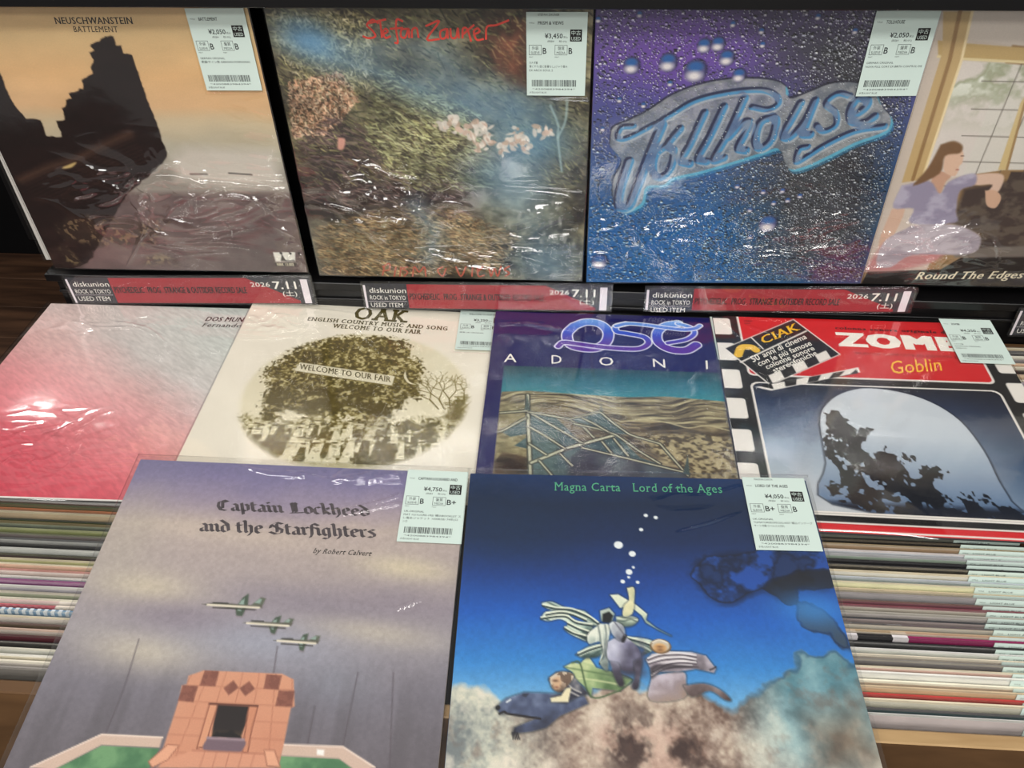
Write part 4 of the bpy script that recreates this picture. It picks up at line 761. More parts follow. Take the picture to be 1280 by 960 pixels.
def shade(c, key, base, dark, light, folds=0, seed=0, outline=(34, 40, 44), sm=True):
    """a drawn figure: outline, tone gradient, folded highlights"""
    q = np.array(P[key]); m = c.polymask(q, f=.003, smooth=sm)
    c.put(np.clip(c.polymask(q, f=.012, smooth=sm)*1.6, 0, 1)*(1-m)*.75, outline)
    u0, v0 = q.min(0); u1, v1 = q.max(0)
    t = (c.V-v0)/(v1-v0+1e-6)*.7+(c.U-u0)/(u1-u0+1e-6)*.3+(c.noise(26, 26, 3)-.5)*1.1
    c.put(m, c.gradcol([(0, light), (.45, base), (1, dark)], t))
    if folds:
        a, b = q[0], q[len(q)//2]; R = np.random.RandomState(seed+len(key))
        for k in range(folds):
            s = (k+.5)/folds-.5; per = np.array((-(b-a)[1], (b-a)[0])); wdt = .5
            p = [a+(b-a)*t_+per*s*wdt*(1-.5*t_)+R.randn(2)*.002 for t_ in (0, .35, .7, 1)]
            c.put(c.linemask(p, .004, f=.004)*m*.75, dark if k % 2 else light)
def paint_mag():
    c = Paint(370, (0, 0, 0), 29); n = c.noise(5, 5, 5); f = c.noise(100, 100, 2); big = c.noise(9, 9, 5)
    c.grad([(0, (20, 48, 92)), (.10, (16, 36, 66)), (.22, (20, 42, 84)), (.34, (24, 62, 134)), (.46, (28, 90, 178)), (.58, (52, 128, 196)), (.68, (104, 164, 206)), (.76, (170, 196, 200)), (1, (180, 190, 186))], c.V+(n-.5)*.05)
    c.glow(.1, .2, .2, .12, (20, 44, 70), .5); c.mul(.95+.1*f)
    for k, col, op in (('m_dkcl', (36, 82, 168), .7), ('m_dkcl', (24, 30, 44), .55), ('m_dkcl3', (26, 26, 30), .85), ('m_dkcl2', (56, 62, 66), .8)):
        m = c.polymask(P[k], f=.012 if op > .6 else .05, jag=(big-.5)*.07, smooth=True)
        if col == (24, 30, 44): m = m*np.clip((big-.42)*6, 0, 1)
        e = np.clip(1-np.abs(m-.5)*2.2, 0, 1); c.put(m*op, col); c.put(e*.7, (14, 22, 40))
    c.glow(.93, .42, .10, .05, (60, 140, 214), .7)
    # clouds
    ct = c.polymask(P['m_cloudtop'], f=.02, jag=(c.noise(12, 12, 4)-.5)*.09)
    c.put(ct, c.gradcol([(.28, (104, 82, 72)), (.45, (160, 140, 126)), (.6, (196, 180, 162)), (.75, (222, 206, 186))], big*.75+f*.25))
    le = np.clip((.30-c.U)*5, 0, 1)*ct; c.put(le*.75, c.gradcol([(.3, (120, 136, 140)), (.6, (190, 196, 182)), (.8, (214, 210, 190))], big*.7+f*.3))
    re = ct*np.clip((c.U-.66)*6, 0, 1)*np.clip((.93-c.V)*6, 0, 1); c.put(re*.9, c.gradcol([(.3, (72, 126, 142)), (.5, (126, 170, 180)), (.72, (190, 210, 204))], n*.4+big*.6))
    e = np.clip(1-np.abs(ct-.5)*2.4, 0, 1)*np.clip((c.U-.6)*4, 0, 1); c.put(e*.6, (30, 76, 104))
    w2 = c.noise(14, 12, 5, .6); k = c.polymask(P['m_blotch'], f=.10, jag=(big-.5)*.22, smooth=True); c.put(k*np.clip((.60-w2)*8, 0, 1)*.8, (52, 36, 34)); c.put(ct*np.clip((w2-.6)*7, 0, 1)*.45, (232, 220, 204)); c.put(ct*np.clip((.42-w2)*7, 0, 1)*.4, (110, 84, 74)); c.put(k*np.clip((w2-.56)*7, 0, 1)*.4, (204, 158, 140))
    k = c.polymask(P['m_blotch2'], f=.10, jag=(big-.5)*.1); c.put(k*.85, c.gradcol([(.3, (66, 54, 46)), (.7, (124, 104, 86))], big))
    c.put(np.clip((c.V-.93)*8, 0, 1)*np.clip((big-.5)*4, 0, 1)*.7, (52, 36, 32))
    # riders and beasts
    shade(c, 'm_body', (150, 136, 140), (150, 130, 120), (196, 186, 196)); shade(c, 'm_leg', (112, 96, 96), (72, 58, 56), (160, 144, 144))
    c.put(c.polymask(P['m_body'], f=.03)*np.clip((c.V-P['m_body'][0][1]-.03)*18, 0, .8), (170, 150, 138))
    shade(c, 'm_bear', (74, 84, 112), (38, 40, 54), (128, 140, 168), sm=False); b = P['m_bear']
    c.poly(P['m_ear'], (48, 52, 68), f=.003); c.line(P['m_jaw'], .005, (28, 24, 28), f=.003); c.ell(b[0][0]+.006, b[0][1], .006, .006, (24, 24, 30)); c.line(P['m_eye'], .004, (220, 224, 226), f=.003)
    for k in range(4): c.line([(b[9][0]+.004*k, b[9][1]-.002), (b[9][0]+.002+.005*k, b[9][1]+.012)], .003, (24, 24, 30))
    shade(c, 'm_green', (150, 172, 122), (86, 112, 74), (214, 216, 168), 3, sm=False)
    c.line([P['m_green'][1], P['m_green'][2], P['m_green'][9], P['m_green'][7]], .004, (70, 92, 62), f=.004); c.line([P['m_green'][5], P['m_green'][6], P['m_green'][7]], .003, (60, 82, 60), f=.003)
    shade(c, 'm_boy', (66, 68, 84), (36, 36, 48), (206, 200, 190), 4, sm=False); c.poly(P['m_boyarm'], (226, 216, 180), f=.004)
    shade(c, 'm_boyhead', (190, 170, 148), (96, 76, 64), (230, 220, 200)); hm = c.polymask(P['m_boyhead'], f=.003, smooth=True); c.put(hm*(c.noise(80, 80, 2) > .55)*.8, (92, 72, 60)); c.poly(P['m_boyface'], (204, 168, 134), f=.008, smooth=True); bf = np.mean(P['m_boyface'], 0); c.glow(bf[0]-.003, bf[1]-.006, .007, .003, (86, 60, 48), .9); c.glow(bf[0], bf[1]+.010, .005, .0025, (120, 70, 58), .8)
    for k in ('m_drape1', 'm_drape2', 'm_drape4', 'm_drape3'): shade(c, k, (170, 190, 176), (46, 66, 64), (228, 234, 214), 4)
    for k in ('m_f1', 'm_f2', 'm_f3', 'm_f4', 'm_f5', 'm_f6', 'm_f7', 'm_f8', 'm_f9'):
        c.line(P[k], .0055, (40, 56, 58), f=.003); c.line([(u, v-.005) for u, v in P[k]], .0045, (232, 236, 214), f=.003)
    shade(c, 'm_robe', (186, 196, 184), (84, 96, 96), (226, 228, 214), 5)
    shade(c, 'm_sleeve', (196, 206, 180), (110, 132, 120), (230, 232, 208), 2, sm=False); shade(c, 'm_sleeve2', (176, 190, 172), (60, 76, 72), (226, 228, 206), 4)
    shade(c, 'm_arm', (226, 220, 178), (176, 178, 140), (240, 236, 206))
    shade(c, 'm_hood', (176, 188, 176), (90, 104, 98), (216, 222, 206), sm=False); c.poly(P['m_hoodin'], (22, 28, 30), f=.004)
    shade(c, 'm_chest', (124, 122, 148), (58, 54, 70), (196, 196, 210)); shade(c, 'm_fl1', (84, 80, 98), (44, 40, 50), (140, 138, 156)); shade(c, 'm_fl2', (74, 70, 86), (36, 32, 42), (130, 128, 146))
    cc = np.mean(P['m_chest'], 0); c.glow(cc[0]-.02, cc[1]-.01, .02, .035, (206, 206, 220), .7); c.glow(cc[0]+.045, cc[1], .012, .04, (70, 66, 86), .7); c.glow(cc[0]+.01, cc[1]+.045, .04, .012, (56, 50, 66), .8)
    shade(c, 'm_hhead', (172, 176, 184), (92, 92, 106), (222, 226, 224)); c.line([P['m_hhead'][3], P['m_hhead'][4]], .009, (34, 32, 38), f=.004); c.line([P['m_hhead'][1], P['m_hhead'][3]], .003, (96, 96, 108), f=.004)
    shade(c, 'm_cape', (170, 160, 168), (84, 76, 82), (226, 220, 220), 0, sm=False)
    for k in ('m_c1', 'm_c2', 'm_c3', 'm_c4'): c.line(P[k], .005, (78, 70, 78), f=.003); c.line([(u, v-.004) for u, v in P[k]], .004, (228, 222, 224), f=.003)
    c.poly(P['m_capedk'], (52, 46, 52), f=.006, smooth=True, op=.8); c.line(P['m_mz'], .004, (50, 44, 50), f=.003)
    q = np.mean(P['m_helm'], 0); c.ell(q[0], q[1], .027, .020, (112, 88, 60)); c.ell(q[0], q[1]-.002, .023, .016, (196, 184, 164)); c.ell(q[0]-.002, q[1]+.004, .017, .012, (214, 168, 112), f=.005); c.glow(q[0]-.002, q[1]+.010, .010, .006, (120, 84, 56), .8); c.glow(q[0]-.002, q[1]+.001, .009, .003, (96, 62, 44), .7); c.line([(q[0]-.02, q[1]-.010), (q[0]-.002, q[1]-.017), (q[0]+.018, q[1]-.010)], .003, (236, 228, 212), f=.003)
    for (u, v), r in zip(P['m_bub'], (.006, .006, .006, .0125, .0095, .009, .006, .005, .004, .004)): c.ell(u, v, r, r*.95, (232, 236, 236))
    return c

# ---------------------------------------------------------------- lettering
_tc = {}
def glyphs(txt, style='sans'):
    k = (txt, style)
    if k in _tc: return _tc[k]
    cu = bpy.data.curves.new('t', 'FONT'); cu.body = txt; cu.resolution_u = 2
    if style == 'fat': cu.space_character = 1.16
    if style == 'slab': cu.space_character = 1.22
    if style.startswith('serif'): cu.space_character = 1.08
    if style.endswith('i'): cu.shear = .3
    o = bpy.data.objects.new('t', cu); COL.objects.link(o); bpy.context.view_layer.update()
    me = bpy.data.meshes.new_from_object(o.evaluated_get(bpy.context.evaluated_depsgraph_get()))
    V = [(v.co.x, v.co.y) for v in me.vertices]; Fc = [tuple(p.vertices) for p in me.polygons]
    slabs = []
    if style.startswith('serif') or style == 'slab':
        cnt = {}
        for f in Fc:
            for a, b in zip(f, f[1:]+f[:1]): cnt.setdefault((min(a, b), max(a, b)), []).append(f)
        ext, th = (.062, .042) if style != 'slab' else (.095, .105)
        for (a, b), fs in cnt.items():
            if len(fs) != 1: continue
            (x0, y0), (x1, y1) = V[a], V[b]
            if abs(y0-y1) > .006 or not .04 < abs(x1-x0) < .15: continue
            lev = 1 if sum(V[i][1] for i in fs[0])/len(fs[0]) > y0 else -1
            slabs.append((min(x0, x1)-ext, max(x0, x1)+ext, y0, y0+lev*th))
    n0 = len(V); base = list(V); bf = list(Fc)
    dd = {'serif': [(.0, 0)], 'serifi': [(.0, 0)], 'serifb': [(-.022, 0), (.022, 0)], 'serifbi': [(-.022, 0), (.022, 0)], 'slab': [(-.035, 0), (.035, 0), (0, .01)], 'sansb': [(-.014, -.01), (.014, .01), (.014, -.01), (-.014, .01)], 'cond': [(-.03, 0), (.03, 0), (0, .012), (0, -.012)], 'fat': [(-.075, -.035), (.075, .035), (.075, -.035), (-.075, .035), (0, .035), (0, -.035), (-.04, 0), (.04, 0)], 'sans': [(0, 0)]}[style]
    V = []; Fc = []
    for dx, dy in dd:
        q = len(V); lay = len(V)//max(1, len(base)); V += [(x+dx, y+dy, lay) for x, y in base]; Fc += [tuple(i+q for i in f) for f in bf]
    for xa, xb, y0, y1 in slabs:
        q = len(V); lo, hi = min(y0, y1), max(y0, y1); V += [(xa, lo, 6), (xb, lo, 6), (xb, hi, 6), (xa, hi, 6)]; Fc.append((q, q+1, q+2, q+3))
    bpy.data.objects.remove(o); bpy.data.curves.remove(cu); bpy.data.meshes.remove(me)
    xs = [v[0] for v in V]; _tc[k] = (np.array(V), Fc, min(xs), max(xs)); return _tc[k]
class Ink:
    """collects flat printed shapes in local x, y"""
    def __init__(s): s.v = []; s.f = []; s.z = []; s.k = 0
    def add(s, V, F):
        n = len(s.v); s.v += [tuple(p)[:2] for p in V]; s.f += [tuple(i+n for i in q) for q in F]; s.k += 1
        s.z += [((s.k % 5)+(p[2] if len(p) > 2 else 0))*1.2e-5 for p in V]
    def text(s, txt, style, a, b, t, cap=.69):
        V, F, x0, x1 = glyphs(txt, style); a, b, t = map(np.array, (a, b, t))
        ex = (b-a)/(x1-x0); ey = (t-a)/cap; q = a+np.outer(V[:, 0]-x0, ex)+np.outer(V[:, 1], ey); s.add(np.column_stack([q, V[:, 2]]), F)
    def tbox(s, txt, style, x, y, h, wd=None, align=0):
        V, F, x0, x1 = glyphs(txt, style); k = h/.69; kx = k if wd is None else wd/(x1-x0)
        s.add(np.stack([(V[:, 0]-x0)*kx+x-align*(x1-x0)*kx, V[:, 1]*k+y, V[:, 2]], -1), F)
    def quad(s, p): s.add(p, [(0, 1, 2, 3)])
    def rect(s, x0, y0, x1, y1): s.quad([(x0, y0), (x1, y0), (x1, y1), (x0, y1)])
    def frame(s, x0, y0, x1, y1, t):
        s.rect(x0, y0, x1, y0+t); s.rect(x0, y1-t, x1, y1); s.rect(x0, y0, x0+t, y1); s.rect(x1-t, y0, x1, y1)
    def pen(s, pts, nib):
        nib = np.array(nib)
        for a, b in zip(pts[:-1], pts[1:]):
            a, b = np.array(a), np.array(b); q = [a-nib, a+nib, b+nib, b-nib]
            ar = sum(q[i][0]*q[(i+1) % 4][1]-q[(i+1) % 4][0]*q[i][1] for i in range(4)); s.quad(q if ar > 0 else q[::-1])
    def tube(s, pts, w):
        for a, b in zip(pts[:-1], pts[1:]):
            a, b = np.array(a), np.array(b); d = b-a; d = d/(np.linalg.norm(d)+1e-9); p = np.array((-d[1], d[0]))*w/2; e = d*w*.3
            s.quad([a-e-p, b+e-p, b+e+p, a-e+p])
    def build(s, name, m, parent, z):
        if not s.v: return None
        o = link(name, pymesh(name, [(x, y, z+dz) for (x, y), dz in zip(s.v, s.z)], s.f), m, parent); o['kind'] = 'stuff'; return o
def xy(p): return np.array(((p[0]-.5)*W, (1-p[1])*W))

mi = lambda x: [(x-.1, .93), (x+.02, .8), (x+.02, .2), (x+.14, .06)]
BLK = {'a': ([[(.02, .85), (.2, .97), (.36, .8), (.36, .15), (.5, .05)], [(.34, .55), (.08, .42), (.05, .15), (.2, .03), (.34, .15)]], .56),
 'n': ([mi(.1), [(.14, .78), (.34, .97), (.46, .8), (.46, .2), (.58, .05)]], .68), 'i': ([mi(.1), [(.06, 1.32), (.16, 1.2)]], .34),
 'd': ([[(.02, 1.45), (.42, .95), (.46, .2), (.25, .03), (.08, .2), (.08, .7), (.25, .95), (.42, .8)]], .64),
 't': ([[(.1, 1.25), (.12, .2), (.26, .03), (.36, .12)], [(-.02, .92), (.34, .92)]], .42),
 'h': ([[(.02, 1.5), (.12, 1.38), (.12, .2), (.2, .05)], [(.14, .78), (.34, .97), (.46, .8), (.46, .1), (.26, -.3)]], .66),
 'e': ([[(.1, .52), (.42, .62), (.38, .88), (.22, .97), (.08, .75), (.08, .22), (.24, .03), (.42, .14)]], .54),
 'r': ([mi(.1), [(.14, .8), (.3, .97), (.4, .85)]], .48), 's': ([[(.42, .88), (.25, .97), (.08, .78), (.4, .4), (.36, .12), (.2, .03), (.02, .12)]], .52),
 'f': ([[(.45, 1.3), (.28, 1.45), (.15, 1.25), (.12, .1), (.0, -.25)], [(0, .92), (.38, .92)]], .40),
 'g': ([[(.42, .85), (.22, .97), (.08, .75), (.08, .25), (.24, .05), (.42, .2)], [(.42, .95), (.42, -.1), (.25, -.35), (.02, -.25)]], .62),
 'p': ([[(.1, 1.1), (.12, -.4)], [(.14, .8), (.34, .97), (.46, .75), (.46, .22), (.3, .03), (.14, .15)]], .62),
 'c': ([[(.42, .86), (.25, .97), (.08, .75), (.08, .22), (.24, .03), (.42, .14)]], .5),
 'o': ([[(.25, .97), (.08, .75), (.08, .22), (.25, .03), (.44, .22), (.44, .75), (.25, .97)]], .56),
 'k': ([[(.02, 1.5), (.12, 1.38), (.12, .05)], [(.14, .6), (.38, .95), (.4, .7), (.16, .5), (.46, .05)]], .56),
 'C': ([[(.75, 1.2), (.5, 1.4), (.2, 1.15), (.12, .6), (.25, .12), (.55, .02), (.8, .2)], [(.42, 1.3), (.38, .3)], [(.5, 1.38), (.6, 1.1)]], .9),
 'L': ([[(.2, 1.4), (.25, .2), (.05, .05), (.5, .1), (.85, .15)], [(.42, 1.3), (.42, .2)], [(.1, 1.2), (.35, 1.42), (.5, 1.2)]], .9),
 'S': ([[(.85, 1.25), (.5, 1.42), (.15, 1.1), (.8, .55), (.75, .15), (.4, .0), (.05, .25)], [(.15, 1.0), (.1, .7)], [(.5, 1.3), (.5, .25)]], .98), ' ': ([], .3)}
def blackletter(ink, txt, a, b, t):
    a, b, t = xy(a), xy(b), xy(t); tot = sum(BLK[ch][1] for ch in txt); ex = (b-a)/tot; ey = t-a; x = 0
    nib = (ex*.10+ey*.075)
    for ch in txt:
        for st in BLK[ch][0]: ink.pen([a+ex*(x+p[0])+ey*p[1] for p in st], nib)
        x += BLK[ch][1]

# ---------------------------------------------------------------- materials
M = {}
M['ink'] = mat('black_ink', (26, 22, 22), .45, noise=.05); M['redink'] = mat('dark_red_ink', (110, 18, 22), .5, noise=.05)
M['olive'] = mat('olive_ink', (84, 74, 30), .5, noise=.08); M['green'] = mat('green_ink', (84, 168, 128), .5, noise=.05)
M['cream'] = mat('cream_ink', (226, 214, 186), .5, noise=.04); M['white'] = mat('white_ink', (240, 236, 226), .5, noise=.03)
M['yellow'] = mat('yellow_ink', (240, 190, 40), .5, noise=.05); M['red'] = mat('scarlet_ink', (222, 66, 50), .5, noise=.06)
M['redfaint'] = mat('worn_red_ink', (180, 92, 74), .5, noise=.1); M['grey'] = mat('grey_ink', (44, 46, 48), .5, noise=.05)
M['silver'] = mat('dark_silver_foil', (86, 78, 82), .35, .6, .3, noise=.35, scale=120)
M['sticker'] = mat('pale_mint_paper', (192, 207, 199), .6, noise=.015, scale=20)
M['print'] = print_mat('printed_card'); M['sleeve'] = clear_mat('clear_vinyl_sleeve', 2.6, .09, (.99, .99, .985), .004, 30, .12, .007)
M['black'] = mat('black_lacquered_panel', (10, 9, 10), .35, .4, noise=.15, scale=20); M['blackmat'] = mat('matt_black_wall', (10, 9, 10), .9, .1, noise=.2, scale=4)
M['acrylic'] = clear_mat('clear_acrylic', .8, .02, (.97, .97, .97), .008, 20, 0)

# ---------------------------------------------------------------- the room
def wood(name, rgb, dark, sc_=(1, 14, 14)):
    m = mat(name, rgb, .45, .3); nt = m.node_tree; b = nt.nodes['Principled BSDF']
    tc = nt.nodes.new('ShaderNodeTexCoord'); mp = nt.nodes.new('ShaderNodeMapping'); mp.inputs['Scale'].default_value = sc_
    nz = nt.nodes.new('ShaderNodeTexNoise'); nz.inputs['Scale'].default_value = 3; nz.inputs['Detail'].default_value = 8; nz.inputs['Distortion'].default_value = .6
    r = nt.nodes.new('ShaderNodeValToRGB'); r.color_ramp.elements[0].position = .35; r.color_ramp.elements[1].position = .68
    r.color_ramp.elements[0].color = (*lin(dark), 1); r.color_ramp.elements[1].color = (*lin(rgb), 1)
    L = nt.links.new; L(tc.outputs['Object'], mp.inputs[0]); L(mp.outputs[0], nz.inputs[0]); L(nz.outputs[0], r.inputs[0]); L(r.outputs[0], b.inputs['Base Color'])
    return m
M['floor'] = wood('dark_floor_wood', (96, 68, 50), (58, 40, 30), (1, 9, 1)); M['bin'] = wood('brown_bin_wood', (92, 66, 42), (70, 49, 30), (2, 2, 10)); M['rim'] = wood('pale_wood_edge', (170, 140, 100), (148, 118, 80), (4, 30, 30))
FZ = -.85
floor = box('floor', -4, 4, -2.4, 1.36, FZ-.05, FZ-.012, mat('floor_base', (40, 30, 24), .8, noise=.1), b=0); floor['kind'] = 'structure'
fb = pymesh('plank', *box_geo(0, 1.18, 0, .145, 0, .012, .0015)); fb.materials.append(M['floor'])
for r_ in range(17):
    for c_ in range(4):
        x0 = -3.9+c_*1.184+(r_ % 3)*.39
        o = bpy.data.objects.new('plank', fb); COL.objects.link(o); o.parent = floor; o.location = (x0, -1.1495+r_*.1475, FZ-.012)
wb = box('wall_back', -4, 4, 1.3605, 1.42, FZ-.05, 1.1, M['blackmat'], b=0); wb['kind'] = 'structure'

# display shelf that the upright jackets stand on
shelf = empty('display_shelf', (.3, .1, FZ)); tag(shelf, 'black stepped display shelf behind the bin, carrying the upright record row', 'shelf')
def sb(name, *a, **k):
    x0, x1, y0, y1, z0, z1 = a; o = box(name, x0-.3, x1-.3, y0-.1, y1-.1, z0-FZ, z1-FZ, M['black'], shelf, k.get('b', .0008)); return o
X0, X1 = -.335, 1.35
lg = sb('ledge', X0, X1, -.0035, .09, -.022, -.0115); 
sb('front_face', X0+.01, X1, .0005, .012, -.30, -.0221)
sb('step_strip', X0+.01, X1, -.0025, .0004, -.0385, -.0345, b=.0004)
sb('plinth', X0+.01, X1, .0125, .30, FZ+.001, -.30)
sb('back_panel', X0-.06, X1, .075, .09, -.0114, .52)
tb = sb('top_board', -.75, 1.5, -.032, .0745, .3095, .34)
tb.rotation_euler = (0, -.0095, 0)
# ---------------------------------------------------------------- records in printed jackets
def wrinkles(n, amp, seed, ridges, u0, u1, v0, v1, calm):
    r = np.random.RandomState(seed); V, U = np.mgrid[0:n+1, 0:n+1]/n; U = u0+(u1-u0)*U; V = v0+(v1-v0)*V
    h = np.zeros_like(U)
    for k in range(9):
        a = r.rand()*6.28; fq = 4+10*r.rand(); h += np.sin((U*math.cos(a)+V*math.sin(a))*fq+r.rand()*6.28)*.00035
    zone = np.zeros_like(U)
    for cu, cv, ru, rv, s in amp: zone = np.maximum(zone, s*np.exp(-(((U-cu)/ru)**2+((V-cv)/rv)**2)**1.5))
    if zone.max() > 0:
        for k in range(46):
            # short creases with random heading inside the crumpled zones
            for _ in range(30):
                cu, cv = u0+(u1-u0)*r.rand(), v0+(v1-v0)*r.rand(); i = int((cv-v0)/(v1-v0)*n); j = int((cu-u0)/(u1-u0)*n)
                if zone[i, j] > .35*r.rand()+.1: break
            a = r.randn()*.45+(-.25 if r.rand() < .6 else 1.2); L = .04+.11*r.rand(); p = [(cu+L*(t-.5)*math.cos(a)+.012*r.randn(), cv+L*(t-.5)*math.sin(a)+.012*r.randn()) for t in (0, .35, .7, 1)]
            ridges = ridges+[(p, .005+.005*r.rand(), .0012+.0014*r.rand(), zone[i, j])]
    for item in ridges:
        p, wd, ht = item[:3]; s = item[3] if len(item) > 3 else 1
        q = smooth_line(p, 5); w0, w1 = q.min(0)-wd*3.5, q.max(0)+wd*3.5
        js = slice(max(0, int((w0[0]-u0)/(u1-u0)*n)), max(0, min(n+1, int((w1[0]-u0)/(u1-u0)*n)+2))); is_ = slice(max(0, int((w0[1]-v0)/(v1-v0)*n)), max(0, min(n+1, int((w1[1]-v0)/(v1-v0)*n)+2)))
        Us, Vs = U[is_, js], V[is_, js]
        if Us.size == 0: continue
        d = np.full(Us.shape, 9.); T = np.zeros(Us.shape); m_ = len(q)-1
        for i in range(m_):
            a, b = q[i], q[i+1]; e = b-a; L = max(e@e, 1e-12); t = np.clip(((Us-a[0])*e[0]+(Vs-a[1])*e[1])/L, 0, 1); dd = (Us-a[0]-t*e[0])**2+(Vs-a[1]-t*e[1])**2
            k = dd < d; d[k] = dd[k]; T[k] = (i+t[k])/m_
        d = np.sqrt(d); h[is_, js] += s*ht*np.exp(-(d/wd)**1.6)*np.sin(np.clip(T*.9+.05, 0, 1)*math.pi)**.5
    for a in calm: 
        x = np.maximum(np.maximum(a[0]-U, U-a[2]), np.maximum(a[1]-V, V-a[3])); h *= np.clip(x/.012, 0, 1)
    ed = np.minimum(np.minimum(U-u0, u1-U), np.minimum(V-v0, v1-V)); h *= np.clip(ed/.008, 0, 1)
    zone = np.clip(zone*np.clip(ed/.02, 0, 1), 0, 1)
    for a in calm:
        x = np.maximum(np.maximum(a[0]-U, U-a[2]), np.maximum(a[1]-V, V-a[3])); zone *= np.clip(x/.02, 0, 1)
    h = np.clip(h*1.15, -.0006, .0034); z = .0017+h-np.clip(1-ed/.006, 0, 1)**2*.0012
    return U, V, z, zone
def sticker(root, u, v, title, price, g1, g2, lines, artist=None, wd=.0575, ht=.0785, num='4200883984394', rot=0, flat=False):
    x0 = (u-.5)*W; y1 = (1-v)*W; st = empty_child = None
    st = link('price_sticker', pymesh('price_sticker', *box_geo(0, wd, -ht, 0, 0, .00025, 0)), M['sticker'], root)
    st.location = (x0, y1, .0028 if not flat else .0024); st.rotation_euler = (0, 0, rot); st['label'] = 'pale mint price sticker in the top right corner'
    k = Ink(); S = .001
    def t(s, x, y, h, w_=None): k.tbox(s, 'sansb' if h > 2.9 else 'sans', x*S, -y*S, h*S, None if w_ is None else w_*S)
    if artist: t(artist, 11, 3.4, 2.0, min(26, 1.55*len(artist)))
    t('TITLE', 2.6, 10.4, 1.2, 5); t(title, 11, 11.2, 3.0, min(40, 1.85*len(title)))
    t('¥'+price, 17.5, 23.5, 4.2, 17); t('税込', 35.2, 23.4, 1.5, 4.2); t('(税抜¥', 20, 27.2, 1.5, 6.5); t('税10%)', 31, 27.2, 1.5, 7.5)
    for xb, jp, en, gr in ((2.4, '外装', 'SLEEVE', g1), (27.2, '盤質', 'MEDIA', g2)):
        k.frame(xb*S, -39.2*S, (xb+12)*S, -29.8*S, .35*S); t(jp, xb+2.8, 34.2, 2.6, 6.4); t(en, xb+1.8, 38.1, 2.2, 8.4); t(gr, xb+13.2, 38, 5.6, 3.6 if len(gr) == 1 else 8.4); t('MINT', xb, 41.6, 1.0, 4)
    for i, l in enumerate(lines): t(l, 2.5, 47.5+3.6*i, 1.9, min(52, 1.65*len(l)*(1 if l.isascii() else 1.25)))
    R = np.random.RandomState(len(title)*7+len(price)); x = 5.0
    while x < 48: 
        b_ = .35+.35*R.randint(0, 2); k.rect(x*S, -69.5*S, (x+b_)*S, -63*S); x += b_+.35+.35*R.randint(0, 2)
    t('*'+num+'*', 5.5, 72.8, 1.5, 42); t('水色/LIGHT BLUE', 2.5, 76.2, 1.5, 17)
    k.build('sticker_print', M['grey'], st, .0003)
    bk = Ink(); bk.rect(.0415, -.0265, .0527, -.0155); bk.build('used_mark', M['ink'], st, .00035)
    bw = Ink(); bw.tbox('中古', 'sans', .0427, -.0204, .0033, .0088); bw.tbox('USED', 'sans', .0427, -.0254, .0032, .0088); bw.build('used_lettering', M['sticker'], st, .0004)
    return st
JM = {}
def record(key, label, paint, edge, marg=(.0015, .0015, .0015, .0015), crumple=(), ridges=(), calm=(), stick=None, wn=150, group='records in printed jackets on display', tint=None):
    px, py, pz, yaw, tilt, roll = POSE[key]
    Mx = Matrix.Rotation(tilt, 3, 'X') @ Matrix.Rotation(roll, 3, 'Y') @ Matrix.Rotation(yaw, 3, 'Z')
    base = Vector((px, py, pz))+Mx @ Vector((W/2, -W, 0))
    root = empty('record_jacket'); root.matrix_world = Matrix.Translation(base) @ Mx.to_4x4()
    tag(root, label, 'record', group)
    jm = mat('jacket_card_'+key, edge, .6, .2, noise=.06)
    box('jacket', -W/2, W/2, 0, W, -.0026, 0, jm, root, .0006)
    c = paint(); g = grid_mesh('front_print', (c.U-.5)*(W-.0008), .0004+(1-c.V)*(W-.0008), np.full_like(c.U, .00025), c.lin())
    link('front_print', g, M['print'], root)
    inks = {}
    for ck, txt, st, a, b, t, m in TEXTS:
        if ck == key: inks.setdefault(m, Ink()).text(txt, st, xy(a), xy(b), xy(t))
    for ck, txt, a, b, t in BLACK:
        if ck == key: blackletter(inks.setdefault('silver', Ink()), txt, a, b, t)
    for ck, strokes, m in SCRIPT:
        if ck == key:
            for s_ in strokes: inks.setdefault(m, Ink()).tube([xy(q) for q in smooth_line(s_, 4)], .0019)
    for m, k in inks.items(): k.build('lettering', M[m], root, .0005)
    l, r_, t_, b_ = marg
    if stick: calm = list(calm)+[(stick[0]-.004, stick[1]-.004, stick[0]+.19, stick[1]+.255)]
    U, V, z, zone = wrinkles(wn, list(crumple), hash_seed(key), list(ridges), -l/W, 1+r_/W, -t_/W, 1+b_/W, calm)
    pl = link('plastic_sleeve', grid_mesh('plastic_sleeve', (U-.5)*W, (1-V)*W, z, smooth=True, zone=zone), M['sleeve'], root)
    pl['label'] = 'crinkled clear plastic outer sleeve'
    if stick: sticker(root, *stick)
    return root
def hash_seed(s): return sum(ord(ch)*(i+3) for i, ch in enumerate(s)) % 9973

